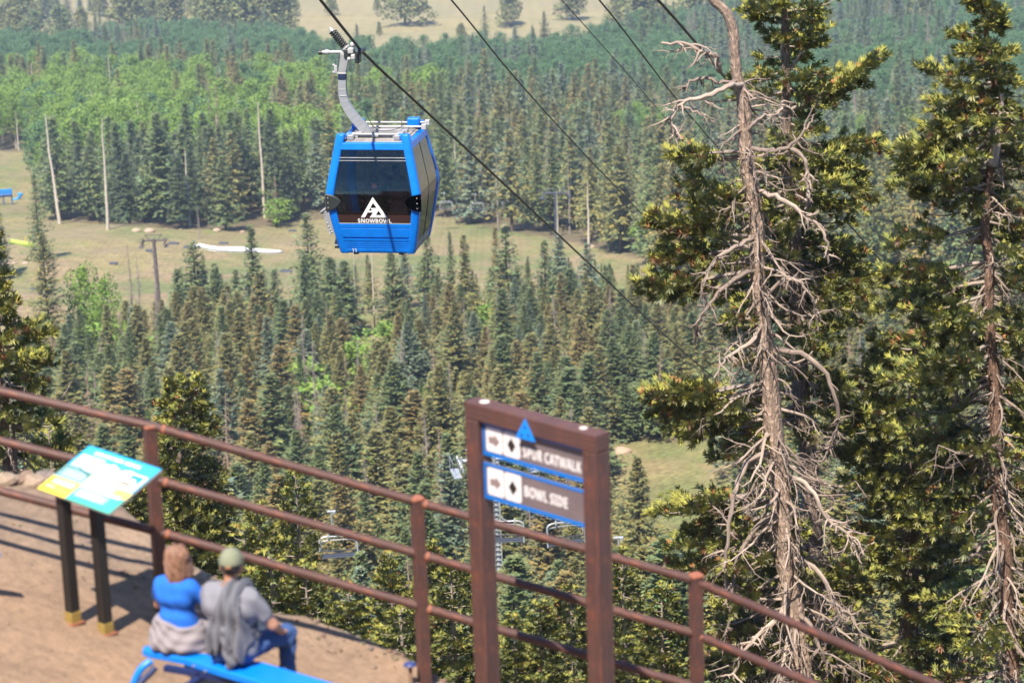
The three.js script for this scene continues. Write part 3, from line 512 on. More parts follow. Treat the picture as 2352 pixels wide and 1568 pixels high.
// close trees on the slope under the railing
for (const [x, y, d, w, n] of [[590, 1165, 47, 0.95, 'under the top rail beside the man in the cap'], [678, 1090, 58, 0.8, 'with a pale top left of the empty chair'], [560, 1215, 42, 1.2, 'just behind the man in the cap'], [895, 1275, 45, 0.9, 'by the middle railing post'], [985, 1250, 50, 1.2, 'behind the middle railing post'], [1035, 1300, 40, 1.2, 'between the middle post and the trail sign'], [700, 1305, 36, 1.3, 'lowest beside the gravel verge'], [800, 1345, 38, 1.3, 'below the empty chair at the verge'], [1240, 1385, 42, 1.2, 'between the posts of the trail sign'], [1310, 1350, 46, 1.2, 'behind the post of the trail sign'], [1180, 1420, 36, 1.3, 'low between the posts of the trail sign'], [1430, 1265, 50, 1.0, 'right of the trail sign'], [1520, 1350, 40, 1.3, 'rusty green left of the last post'], [1440, 1470, 33, 1.4, 'lowest right of the trail sign'], [300, 1100, 48, 1.2, 'behind the information panel'], [225, 1135, 40, 1.2, 'low behind the information panel'], [480, 1120, 56, 1.1, 'between the first post and the top rail'], [920, 1400, 34, 1.5, 'low at the verge before the middle post'], [620, 1275, 36, 1.3, 'lowest beside the cap of the man'], [110, 985, 60, 1.0, 'behind the left pine']]) {
  const top = P(x, y, d), foot = V(top.x, groundAt(top.x, top.z) - 0.2, top.z);
  plant('near', foot, Math.max(2.2, top.y - foot.y), { wide: w, label: 'near olive conifer ' + n });
}

// ---------------------------------------------------------------- which trees are things of their own
{
  const GW = 294, GH = 196, cover = new Uint8Array(GW * GH), K = GW / PW;
  for (const t of woods) {
    const a = project(t.p), b = project(t.p.clone().add(V(0, t.h, 0))); t.a = a; t.b = b; t.half = ((t.shape.half * t.sx) / a[2]) * FPX; t.vis = 0;
  }
  for (const t of [...woods].sort((p, q) => p.a[2] - q.a[2])) {
    const y0 = t.b[1] * K, y1 = t.a[1] * K;
    for (let y = Math.max(0, Math.floor(y0)); y <= Math.min(GH - 1, y1); y++) {
      const f = (y + 0.5 - y0) / (y1 - y0 + 1e-6), w = (/snag|pole/.test(t.kind) ? t.half * 0.35 : t.kind === 'aspen' || t.kind === 'shrub' ? t.half * (f < 0.75 ? 0.9 : 0.1) : t.half * (0.15 + 0.85 * f)) * K, cx = lerp(t.b[0], t.a[0], f) * K;
      for (let x = Math.max(0, Math.floor(cx - w)); x <= Math.min(GW - 1, cx + w); x++) if (!cover[y * GW + x]) { cover[y * GW + x] = 1; t.vis++; }
    }
  }
  const left = { conifer_tree: 285, aspen_tree: 170, dead_tree: 90, aspen_shrub: 40, pine_tree: 60 }, mass = [];
  const tones = new Map(Object.entries(TONE).map(([k, m]) => [m, { olive: 'olive', brown: 'brownish', dark: 'dark green', deep: 'dark green', blue: 'bluish green', aspen: 'bright green', aspenBlue: 'bluish green', pine: 'green', dead: 'reddish' }[k]]));
  const WHERE = { 'blue green aspens of the far grove': 'in the far grove under the straw slope', 'conifers among the far aspens': 'among the aspens of the far grove', 'bright green aspens behind the dark forest edge': 'in the grove behind the dark forest edge', 'conifers among the bright aspens': 'among the bright aspens', 'dark conifers of the forest edge left of the gondola': 'in the forest edge left of the gondola', 'aspens between the conifers right of the gondola': 'between the conifers right of the gondola', 'dead trees of the forest right of the gondola': 'in the forest right of the gondola', 'conifers of the forest right of the gondola': 'in the forest right of the gondola', 'grey dead trees of the near forest': 'in the near forest below the clearing', 'bright green shrubs of the near forest': 'in the near forest below the clearing', 'olive conifers of the near forest': 'in the near forest below the clearing' };
  for (const t of woods) if (t.keep) { left[NAME[t.kind]]--; treeAt(t); }
  for (const t of woods.filter((q) => !q.keep).sort((p, q) => q.vis - p.vis)) {
    const inside = t.a[0] > -40 && t.a[0] < PW + 40 && t.b[1] < PH;
    if (inside && t.vis > 2 && left[NAME[t.kind]]-- > 0) {
      const tone = tones.get(t.leaf) ?? (t.wood === WOOD.tan ? 'pinkish' : 'grey'), near = /near forest/.test(t.group), px = t.b[0], py = t.b[1], hpx = t.a[1] - t.b[1];
      const cols = near ? [[90, 'above the rock pile'], [190, 'above the left end of the information panel'], [290, 'above the information panel'], [400, 'above the first railing post'], [500, 'above the person in the blue shirt'], [610, 'above the person in the cap'], [720, 'left of the hanging lift chair'], [830, 'above the hanging lift chair'], [930, 'left of the middle railing post'], [1010, 'above the middle railing post'], [1080, 'left of the trail sign'], [1200, 'above the left half of the trail sign'], [1330, 'above the right half of the trail sign'], [1400, 'beside the top of the right sign post'], [1520, 'around the small meadow'], [1680, 'left of the bare pine trunk'], [1900, 'behind the bare pine'], [2150, 'behind the low dense pine'], [9999, 'behind the tall right pine']] : [[90, 'above the blue ramp'], [160, 'around the first white trunk'], [240, 'around the leaning white trunk'], [330, 'right of the leaning white trunk'], [420, 'above the pair of boulders'], [500, 'above the snow strip'], [580, 'right of the pinkish dead spruce'], [660, 'around the crooked white trunk'], [750, 'just left of the gondola'], [870, 'behind the gondola hanger'], [1010, 'behind the gondola'], [1110, 'just right of the gondola'], [1200, 'above the first far chairs'], [1300, 'around the far mast'], [1400, 'right of the far mast'], [1520, 'left of the bare pine'], [1700, 'behind the bare pine top'], [1900, 'behind the green pine'], [2100, 'between the two near pines'], [9999, 'behind the tall right pine']];
      const where = cols.find((c) => px < c[0])[1], rows = near ? [[760, 'upper near forest'], [850, 'high near forest'], [950, 'middle near forest'], [1080, 'lower near forest'], [9999, 'bottom near forest']] : [[130, 'highest far forest'], [200, 'high far forest'], [270, 'middle far forest'], [350, 'low far forest'], [9999, 'lowest far forest']], row = rows.find((c) => py < c[0])[1];
      const size = near ? (hpx > 420 ? 'large ' : hpx < 250 ? 'small ' : '') : hpx > 170 ? 'tall ' : hpx < 95 ? 'small ' : '', base = `${size}${tone} ${t.kind === 'snag' ? 'dead tree' : WORD[t.kind]} ${where}, ${row}`;
      t.label = base; t.group = base; treeAt(t);
    } else if (t.a[0] > -400 && t.a[0] < PW + 400) mass.push(t);
  }
  const forest = new THREE.Group(); forest.name = 'forest'; forest.userData = { kind: 'stuff', label: 'far-off conifers and aspens standing too densely to tell apart', category: 'forest' }; scene.add(forest);
  const by = new Map(); for (const t of mass) { const k = t.kind + SHAPE[t.kind].indexOf(t.shape) + t.leaf.uuid; by.has(k) || by.set(k, []); by.get(k).push(t); }
  const m = new THREE.Matrix4(), q = new THREE.Quaternion();
  for (const list of by.values()) for (const part of ['trunk', 'crown']) {
    const im = new THREE.InstancedMesh(list[0].shape[part], part === 'trunk' ? list[0].wood : list[0].leaf, list.length);
    list.forEach((t, i) => im.setMatrixAt(i, m.compose(t.p, q.setFromAxisAngle(V(0, 1, 0), t.turn), V(t.sx, t.sy, t.sx))));
    im.name = part === 'trunk' ? 'forest_trunks' : 'forest_crowns'; im.userData.kind = 'stuff'; im.castShadow = im.receiveShadow = true; forest.add(im);
  }
  console.log('trees', woods.length, 'mass', mass.length, JSON.stringify(left));
}

{ // the mountain goes on rising behind the viewer, wooded as below
  const behind = (x, d) => 8 - (13.5 * 0.52 - 13.5 * 0.52) + (-d - 6) * 0.5 + (fbm(x * 0.02, d * 0.02, 4) - 0.5) * 14 * clamp((-d - 10) / 60) + planeY(x), b = new Buf(), n = 41, m = 41;
  for (let j = 0; j < m; j++) for (let i = 0; i < n; i++) { const d = -6 - 420 * (j / (m - 1)) ** 1.5, x = lerp(-1, 1, i / (n - 1)) * (60 - d * 1.1), y = behind(x, d), c = 0.8 + 0.4 * hash2(i, j); b.v(x, y, -d, 0, 0.9, -0.44, [0.05 * c, 0.05 * c, 0.03 * c], x / 6, d / 6); }
  for (let j = 0; j + 1 < m; j++) for (let i = 0; i + 1 < n; i++) { const k = j * n + i; b.i.push(k, k + n, k + 1, k + 1, k + n, k + n + 1); }
  mesh('mountain_slope', b.geo(), std([1, 1, 1], 1, { vertexColors: true, map: TEX.grain })).userData.kind = 'structure';
  const r = rng(404), M2 = new THREE.Matrix4(), g = new THREE.Group(); g.name = 'upper_forest'; g.userData = { kind: 'stuff', label: 'conifers on the slope behind the viewer', category: 'forest' }; scene.add(g);
  for (const k of [0, 2]) for (const part of ['trunk', 'crown']) { const q = rng(500 + k), im = new THREE.InstancedMesh(SHAPE.far[k][part], part === 'trunk' ? WOOD.bark : TONE.deep, 400); for (let i = 0; i < 400; i++) { const d = -30 - 200 * q(), x = (q() * 2 - 1) * (60 - d), s = 0.7 + 0.5 * q(); M2.makeRotationY(q() * 6).scale(V(s, s, s)).setPosition(x, behind(x, d), -d); im.setMatrixAt(i, M2); } im.name = part === 'trunk' ? 'forest_trunks' : 'forest_crowns'; im.userData.kind = 'stuff'; im.castShadow = true; g.add(im); }
}
// ---------------------------------------------------------------- the big pines close by
function bigPine({ name, label, d, seed, trunk, ext, live, wood, dead = 0, deadLen = 1, deadFrom = 0, deadTo = PH, bright = 0.5, rust = 0.04, deadEach = false, tl = 0.11, lift = 0, skip = 0, reach = null, front = 0, frontFrom = -999, gap = 0.3 }) {
  const r = rng(seed), pts = trunk.map(([x, y]) => P(x, y, d)), o = thing(name, label, 'pine'), k = pts[0].clone().sub(EYE).dot(FWD) / FPX;
  const last = pts[pts.length - 1], prev = pts[pts.length - 2], g = groundAt(last.x, last.z) - 0.4;
  o.position.set(last.x, g, last.z);
  if (last.y > g) { const s = last.clone().sub(prev).normalize(); s.set(s.x * 0.4, -1, s.z * 0.4); pts.push(last.clone().addScaledVector(s, (last.y - g))); }
  const rad = trunk.map((t) => t[2] * k); if (pts.length > rad.length) rad.push(rad[rad.length - 1] * 1.25);
  const loc = pts.map((p) => p.clone().sub(o.position)), curve = new THREE.CatmullRomCurve3(loc, false, 'centripetal'), N = 150, cp = [], cr = [];
  for (let i = 0; i <= N; i++) { const f = (i / N) * (loc.length - 1), a = Math.min(loc.length - 2, Math.floor(f)); cp.push(curve.getPoint(i / N)); cr.push(lerp(rad[a], rad[a + 1], f - a)); }
  const T = new Buf(); T.tube(cp, cr, 16, [1, 1, 1], 0.2, r); mesh('trunk', T.geo(), wood, o);
  const ys = cp.map((p) => project(p.clone().add(o.position))[1]);
  const spot = (py) => { let i = 0; while (i < N - 1 && ys[i + 1] < py) i++; const f = clamp((py - ys[i]) / (ys[i + 1] - ys[i] + 1e-6)); return [cp[i].clone().lerp(cp[i + 1], f), lerp(cr[i], cr[i + 1], f)]; };
  if (live) {
    const F = new Buf(), W = new Buf(), y0 = ext[0][0], y1 = ext[ext.length - 1][0];
    for (let i = 0; i < live; i++) {
      const py = lerp(y0, y1, (i + r()) / live), az = i * 2.39996 + r() * 0.6, ca = Math.cos(az), sa = Math.sin(az), e = table(ext, py, ca < 0 ? 1 : 2) * k;
      if (e < 0.08 || r() < skip || (sa > 0.25 && Math.abs(ca) < 0.85 && py > frontFrom && r() < front) || noise(seed + py * 0.012, seed + 3 * (ca > 0)) < gap) continue;
      const L = Math.max(0.14, e * (0.62 + 0.38 * Math.abs(ca)) * (0.5 + 0.62 * r())), [p] = spot(py), q = (py - y0) / (y1 - y0);
      liveBranch(F, W, p, V(ca, lerp(0.75, -0.12, smooth(0, 0.35, q)) + lift, sa), L * 1.12, r, { bright, rust, tl, bare: 0.14 + 0.2 * q * r(), twig: Math.min(0.6, 0.12 + e * 0.5) });
    }
    mesh('twigs', W.geo(), nearWood, o).userData.kind = 'stuff'; mesh('crown', F.geo(), needleMat, o).userData.kind = 'stuff';
  }
  if (reach) { const F = new Buf(), W = new Buf(); for (const [py, tx, ty, dz = 0] of reach) { const [p] = spot(py), q = P(tx, ty, d + dz).sub(o.position).sub(p), L = q.length(); for (let j = 0; j < 2; j++) { const s = q.clone().normalize().add(V((r() - 0.5) * 0.16, (r() - 0.5) * 0.16, (r() - 0.5) * 0.3)); liveBranch(F, W, p.clone().addScaledVector(q, j * 0.12), s, L * (0.95 - j * 0.1), r, { bright, rust: rust * 1.5, tl, bare: 0.35, sag: 0.08, step: 0.1 }); } } mesh('twigs', W.geo(), nearWood, o).userData.kind = 'stuff'; mesh('green_branches', F.geo(), needleMat, o).userData.kind = 'stuff'; }
  const D = new Buf();
  for (let i = 0; i < dead; i++) {
    const q = (i + r()) / dead, py = lerp(deadFrom, deadTo, q), [p, rr] = spot(py), az = r() * 6.283, ca = Math.cos(az), W = deadEach ? new Buf() : D;
    const L = deadLen * (0.35 + 0.95 * r()) * (0.55 + 0.75 * q);
    limb(W, p, V(ca, -0.05 - 0.35 * r() + (q < 0.15 ? 0.4 : 0), Math.sin(az) * 0.8 + 0.15), L, Math.min(rr * 0.4, 0.012 + 0.016 * L * (0.6 + 0.6 * r())), r, 2, 0.42, [1, 1, 1], 6);
    if (deadEach) mesh('branch', W.geo(), WOOD_GREY[i % 3], o);
  }
  if (dead && !deadEach) mesh('bare_branches', D.geo(), WOOD_GREY[0], o).userData.kind = 'stuff';
  return { o, spot, k, r };
}
const WOOD_GREY = [std([0.44, 0.355, 0.305], 0.9, { map: TEX.bark }), std([0.54, 0.44, 0.375], 0.9, { map: TEX.bark }), std([0.33, 0.26, 0.22], 0.9, { map: TEX.bark })];
const barkMap = TEX.bark.clone(); barkMap.repeat.set(2, 2.4); barkMap.needsUpdate = true;
const barkPale = std([0.44, 0.33, 0.265], 0.95, { map: barkMap, bumpMap: barkMap, bumpScale: 0.04 }), barkDark = std([0.27, 0.2, 0.165], 0.95, { map: barkMap, bumpMap: barkMap, bumpScale: 0.04 }), barkRed = std([0.27, 0.165, 0.12], 0.95, { map: barkMap, bumpMap: barkMap, bumpScale: 0.04 });
// the bare, twisted pine before the cables
const bare = bigPine({ name: 'bare_pine', label: 'twisted nearly dead pine with pale trunk and bare curling branches, beside the trail sign', d: 38, seed: 41, wood: barkPale,
  trunk: [[1600, -75, 5.7], [1638, 0, 10.4], [1667, 26, 11.4], [1685, 73, 12.3], [1688, 123, 12.3], [1694, 176, 13.3], [1708, 234, 16.1], [1711, 293, 17.1], [1714, 352, 18.1], [1726, 425, 19.9], [1738, 492, 17.5], [1743, 656, 18.2], [1752, 735, 19.8], [1770, 894, 22.8], [1778, 1000, 24.3], [1794, 1133, 25.8], [1805, 1266, 26.6], [1826, 1425, 28.1], [1842, 1563, 29.6]],
  ext: [[480, 190, 40], [560, 220, 30], [640, 200, 20], [690, 120, 10], [860, 60, 0], [900, 240, 0], [940, 200, 0], [1000, 80, 0], [1120, 270, 20], [1200, 260, 60], [1330, 230, 60], [1560, 260, 90]], live: 100, skip: 0.12, front: 0.9, gap: 0, rust: 0.06,
  reach: [[350, 1548, 335, -0.2], [365, 1575, 350, 0.2], [545, 1478, 520], [560, 1500, 590, 0.3], [620, 1455, 665], [640, 1500, 690, 0.4], [880, 1470, 905], [890, 1500, 935, 0.3], [960, 1560, 985, 0.2], [1120, 1492, 1165], [1140, 1540, 1190, 0.3], [1260, 1600, 1290], [1420, 1640, 1440, 0.3]],
  dead: 190, deadLen: 1.1, deadFrom: 190, deadTo: 1560, deadEach: true, bright: 0.6 });
{ // the large limbs that give it its outline
  const W = (pts, r0, r1, n = 3, seed = 1) => { const b = new Buf(), q = pts.map(([x, y, dd = 0]) => P(x, y, 38 + dd).sub(bare.o.position)), c = new THREE.CatmullRomCurve3(q, false, 'centripetal'), m = q.length * 4, cp = c.getPoints(m), k = bare.k, r = rng(seed); cp.forEach((p, i) => i && i < m && p.add(V(r() - 0.5, r() - 0.5, r() - 0.5).multiplyScalar(0.045))); n = n * 2 + 3; b.tube(cp, cp.map((_, i) => lerp(r0, r1 * 0.7, i / m) * k * 0.78), 7, [1, 1, 1]); for (let i = 0; i < n; i++) { const j = Math.floor(m * (0.35 + 0.6 * r())); limb(b, cp[j], V(r() - 0.5, 0.3 - 0.8 * r(), r() - 0.5), 0.15 + 0.45 * r() * r(), r1 * k * 0.8, r, 1, 0.3, [1, 1, 1], 4); } mesh('branch', b.geo(), WOOD_GREY[seed % 3], bare.o); };
  W([[1652, 160], [1650, 150, -0.3], [1642, 125, -0.4], [1615, 118, -0.4], [1575, 102, -0.3], [1520, 98, -0.2]], 10, 5, 5, 3);
  W([[1706, 192], [1670, 200, -0.4], [1620, 222, -0.5], [1565, 238, -0.5], [1545, 270, -0.5], [1542, 298, -0.4], [1565, 320, -0.4]], 9, 4, 5, 4);
  W([[1700, 185], [1650, 188, -0.3], [1605, 178, -0.3], [1575, 195, -0.3], [1560, 205, -0.2]], 7, 3, 3, 5);
  W([[1560, 245, -0.5], [1600, 256, -0.5], [1640, 282, -0.4]], 5, 2, 2, 6);
  W([[1718, 300], [1745, 272, -0.3], [1790, 255, -0.4], [1800, 232, -0.4]], 7, 3, 3, 7);
  W([[1725, 342], [1765, 345, -0.4], [1812, 338, -0.5], [1850, 300, -0.5], [1870, 262, -0.4]], 9, 3, 4, 8);
  W([[1812, 340, -0.5], [1845, 362, -0.5], [1855, 400, -0.5], [1856, 455, -0.5], [1850, 480, -0.4]], 8, 5, 3, 9);
  W([[1742, 440], [1790, 455, -0.4], [1840, 485, -0.5], [1880, 520, -0.5], [1902, 560, -0.5], [1904, 605, -0.4]], 9, 4, 6, 10);
  W([[1735, 620], [1690, 640, -0.4], [1640, 685, -0.5], [1605, 735, -0.5], [1598, 780, -0.4]], 9, 4, 7, 11);
  W([[1738, 540], [1690, 565, -0.4], [1650, 590, -0.5], [1620, 640, -0.5], [1608, 690, -0.4]], 8, 3, 6, 12);
  W([[1760, 730], [1720, 790, -0.4], [1672, 820, -0.5], [1640, 868, -0.5]], 9, 3, 6, 13);
  W([[1772, 800], [1850, 815, -0.4], [1905, 870, -0.6], [1925, 950, -0.6], [1915, 1010, -0.5], [1890, 1060, -0.4]], 10, 4, 9, 14);
  W([[1780, 1030], [1720, 1060, -0.4], [1690, 1130, -0.6], [1672, 1230, -0.6], [1668, 1330, -0.5], [1690, 1420, -0.4]], 10, 5, 8, 15);
  W([[1795, 1085], [1860, 1120, -0.5], [1900, 1190, -0.6], [1955, 1235, -0.6], [1985, 1310, -0.5]], 9, 4, 9, 16);
  W([[1800, 1170], [1730, 1220, -0.5], [1690, 1300, -0.6], [1680, 1400, -0.6], [1660, 1500, -0.5]], 9, 4, 8, 17);
  W([[1815, 1280], [1880, 1310, -0.5], [1920, 1390, -0.6], [1960, 1420, -0.6], [1980, 1500, -0.5]], 10, 4, 8, 18);
  W([[1822, 1370], [1775, 1430, -0.5], [1720, 1480, -0.6], [1680, 1560, -0.5]], 11, 5, 8, 19);
  W([[1828, 1400], [1870, 1450, -0.5], [1900, 1520, -0.5], [1960, 1540, -0.4]], 10, 4, 6, 20);
  W([[1755, 690], [1800, 640, -0.3], [1840, 650, -0.5], [1870, 700, -0.5], [1880, 760, -0.4]], 7, 3, 6, 21);
}
bigPine({ name: 'green_pine', label: 'tall green pine standing close behind the twisted bare pine', d: 40.5, seed: 51, wood: barkDark, bright: 0.52,
  trunk: [[1786, -260, 3], [1796, -100, 6], [1803, 20, 9], [1805, 176, 11], [1807, 300, 13], [1808, 381, 14], [1818, 470, 17], [1828, 620, 19], [1836, 760, 20], [1840, 894, 21], [1858, 1053, 22], [1868, 1250, 24], [1880, 1560, 26]],
  ext: [[-260, 20, 20], [-120, 55, 60], [0, 75, 100], [60, 100, 135], [100, 80, 120], [130, 55, 90], [170, 100, 160], [230, 120, 130], [270, 120, 95], [300, 40, 130], [340, 90, 250], [400, 120, 230], [450, 190, 120], [540, 220, 120], [640, 200, 210], [720, 160, 190], [800, 150, 140], [900, 240, 110], [1050, 230, 130], [1200, 250, 150], [1560, 220, 150]], reach: [[255, 2032, 140], [262, 1990, 185, 0.2], [330, 2028, 355], [345, 1985, 375, 0.4], [420, 1985, 420], [600, 2005, 640], [170, 1895, 60, -0.2]], live: 300, skip: 0.12, front: 0.5, gap: 0.28, dead: 46, deadLen: 1.0, deadFrom: 420, deadTo: 1500 });
bigPine({ name: 'tall_pine', label: 'tall pine at the right edge with reddish trunk and rows of bare drooping twigs', d: 36, seed: 61, wood: barkRed, bright: 0.5,
  trunk: [[2236, -230, 2.6], [2250, -90, 4.6], [2262, 40, 5.9], [2275, 140, 7.3], [2286, 215, 7.9], [2284, 320, 8.6], [2277, 373, 9.2], [2270, 443, 10.6], [2263, 514, 11.9], [2273, 602, 11.9], [2272, 735, 13.2], [2283, 841, 13.9], [2288, 974, 15.2], [2293, 1133, 17.2], [2309, 1266, 17.8], [2314, 1425, 19.1], [2325, 1563, 20.5]],
  ext: [[-230, 20, 20], [-100, 45, 40], [0, 55, 40], [50, 50, 55], [110, 90, 60], [170, 140, 50], [225, 100, 55], [270, 220, 70], [340, 230, 80], [390, 180, 90], [440, 120, 90], [500, 200, 110], [600, 250, 120], [700, 240, 120], [850, 230, 120], [1100, 200, 120], [1560, 220, 120]], reach: [[225, 2135, 232], [300, 2055, 330], [330, 2045, 365, 0.3], [360, 2040, 410, -0.2], [400, 2090, 440, 0.3], [520, 2045, 560], [600, 2025, 640]], live: 330, skip: 0.1, front: 0.85, frontFrom: 330, gap: 0.16, dead: 140, deadLen: 1.0, deadFrom: 330, deadTo: 1560, deadEach: true });
{ const pine = scene.children[scene.children.length - 1], b = new Buf(), r = rng(63), q = [[2302, 214], [2301, 250], [2296, 290], [2290, 330], [2280, 380]].map(([x, y]) => P(x, y, 35.7).sub(pine.position)); b.tube(q, [0.03, 0.045, 0.06, 0.07, 0.08], 7, [1, 1, 1]); for (let i = 0; i < 16; i++) { const j = Math.floor(r() * 4), s = r() < 0.6 ? -1 : 1; limb(b, q[j].clone().lerp(q[j + 1], r()), V(s, -0.1, 0.3), 0.15 + 0.2 * r(), 0.018, r, 0, 0.3); } mesh('dead_top', b.geo(), WOOD_GREY[1], pine); }
bigPine({ name: 'low_pine', label: 'dense lower pine filling the gap between the twisted pine and the tall right pine', d: 41, seed: 71, wood: barkDark, bright: 0.5, rust: 0.05,
  trunk: [[2112, 640, 4], [2108, 760, 9], [2100, 900, 13], [2095, 1100, 17], [2090, 1350, 21], [2085, 1563, 24]],
  ext: [[640, 25, 25], [720, 80, 80], [800, 150, 140], [900, 165, 150], [1050, 170, 150], [1200, 170, 150], [1400, 210, 150], [1560, 220, 160]], live: 170, skip: 0.08, dead: 26, deadLen: 0.9, deadFrom: 900, deadTo: 1560 });
bigPine({ name: 'left_pine', label: 'green pine cut by the left picture edge, rising behind the railing and a rock pile', d: 37, seed: 81, wood: barkDark, bright: 0.55, lift: 0.1,
  trunk: [[-30, 520, 3], [-22, 640, 7], [-10, 760, 10], [2, 860, 13], [14, 965, 15], [20, 1040, 17], [24, 1090, 18]],
  ext: [[520, 30, 20], [600, 50, 28], [680, 70, 55], [740, 80, 80], [780, 90, 135], [830, 90, 165], [870, 80, 95], [920, 90, 115], [970, 90, 140], [1050, 90, 130]], live: 84, skip: 0.05, dead: 16, deadLen: 1.1, deadFrom: 860, deadTo: 1080 });
bigPine({ name: 'twin_top_pine', label: 'near conifer with two pointed tops just behind the first railing post', d: 50, seed: 91, wood: barkDark, bright: 0.5,
  trunk: [[398, 872, 2], [399, 930, 5], [400, 1000, 7], [409, 1073, 9], [417, 1214, 11], [420, 1330, 13]],
  ext: [[872, 8, 8], [905, 26, 26], [950, 34, 40], [1000, 40, 75], [1060, 85, 105], [1110, 70, 115], [1150, 100, 130], [1200, 120, 130], [1300, 140, 140]], live: 110, dead: 12, gap: 0.2, deadLen: 0.8, deadFrom: 1040, deadTo: 1280, tl: 0.105 });
{ // its second top
  const pine = scene.children[scene.children.length - 1], r = rng(92), F = new Buf(), W = new Buf(), T = new Buf(), q = (x, y) => P(x, y, 49.6).sub(pine.position);
  T.tube([q(408, 1060), q(436, 990), q(441, 876)], [0.07, 0.05, 0.015], 6, [1, 1, 1]); mesh('trunk', T.geo(), barkDark, pine);
  for (let i = 0; i < 34; i++) { const t = (i + r()) / 34, az = i * 2.4, c = q(lerp(441, 438, t), lerp(878, 1020, t)); liveBranch(F, W, c, V(Math.cos(az), 0.7 - 0.5 * t, Math.sin(az)), 0.18 + 0.42 * t, r, { tl: 0.105 }); }
  mesh('twigs', W.geo(), nearWood, pine).userData.kind = 'stuff'; mesh('crown', F.geo(), needleMat, pine).userData.kind = 'stuff';
}
// ---------------------------------------------------------------- the terrace: railing, trail sign, information panel, bench
const rustPaint = dataTex(256, (u, v) => { const n = tfbm(u, v, 8, 5), s = smooth(0.6, 0.74, tfbm(u + 0.37, v + 0.11, 10, 4)); return [lerp(0.34, 0.5, s) * (0.8 + 0.4 * n), lerp(0.235, 0.29, s) * (0.8 + 0.4 * n), lerp(0.22, 0.215, s) * (0.8 + 0.4 * n)]; }, true);
rustPaint.repeat.set(1, 3); rustPaint.needsUpdate = true;
const steel = std([0.85, 0.85, 0.85], 0.55, { map: rustPaint }), rustCap = std([0.33, 0.12, 0.07], 0.75, { map: TEX.paint });
{
  const o = thing('pipe_railing', 'brown rusty steel pipe railing along the edge of the dirt path', 'railing', P(POSTS[1][0], POSTS[1][2], FD));
  const base = o.position, topAt = (i, y) => P(POSTS[i][0] - (POSTS[i][2] - y) * 0.04, y, FD).sub(base);
  const RAIL = [[840, 950, 1065], [981, 1103, 1222], [1153, 1273, 1394], [1330, 1454, 1577], [1586, 1705, 1830]];
  for (let i = 0; i < 5; i++) {
    const foot = P(POSTS[i][0], POSTS[i][2], FD).sub(base), top = topAt(i, POSTS[i][1] + 12), h = top.y - foot.y + 0.3, g = new THREE.Group();
    const post = mesh('post', at(new RoundedBoxGeometry(0.092, h, 0.092, 2, 0.008), foot.x, foot.y - 0.3 + h / 2, foot.z, 0, R(28), 0), steel, o);
    mesh('post_cap', at(new RoundedBoxGeometry(0.105, 0.035, 0.105, 3, 0.015), foot.x, top.y + 0.018, foot.z, 0, R(28), 0), rustCap, post);
  }
  for (let i = 0; i < 4; i++) for (let k = 0; k < 3; k++) {
    const a = topAt(i, RAIL[i][k]), b = topAt(i + 1, RAIL[i + 1][k]); mesh('rail', cyl(a, b, 0.036, 14), steel, o);
    const t = b.clone().sub(a).normalize(); mesh('weld', [cyl(a.clone().addScaledVector(t, 0.045), a.clone().addScaledVector(t, 0.075), 0.04, 12)], rustCap, o);
  }
}
const font = await new FontLoader().loadAsync('fonts/droid/droid_sans_bold.typeface.json');
function text(str, size, depth = 0.003) { const g = new TextGeometry(str, { font, size, depth, curveSegments: 3 }); g.computeBoundingBox(); return g; }
const plate = (pts, depth, bevel = 0) => new THREE.ExtrudeGeometry(new THREE.Shape(pts.map(([x, y]) => new THREE.Vector2(x, y))), { depth, bevelEnabled: bevel > 0, bevelSize: bevel, bevelThickness: bevel, bevelSegments: 2, curveSegments: 6 });
const roundRect = (w, h, r, depth) => { const s = new THREE.Shape(), x = -w / 2, y = -h / 2; s.moveTo(x + r, y); s.lineTo(x + w - r, y); s.quadraticCurveTo(x + w, y, x + w, y + r); s.lineTo(x + w, y + h - r); s.quadraticCurveTo(x + w, y + h, x + w - r, y + h); s.lineTo(x + r, y + h); s.quadraticCurveTo(x, y + h, x, y + h - r); s.lineTo(x, y + r); s.quadraticCurveTo(x, y, x + r, y); return new THREE.ExtrudeGeometry(s, { depth, bevelEnabled: false, curveSegments: 5 }); };
const blueSign = std([0.0, 0.15, 0.56], 0.45), whiteSign = std([0.74, 0.73, 0.75], 0.5), brownBoard = std([0.19, 0.15, 0.16], 0.5, { map: TEX.paint }), blackSign = std([0.02, 0.016, 0.016], 0.5), greyArrow = std([0.25, 0.19, 0.19], 0.5);
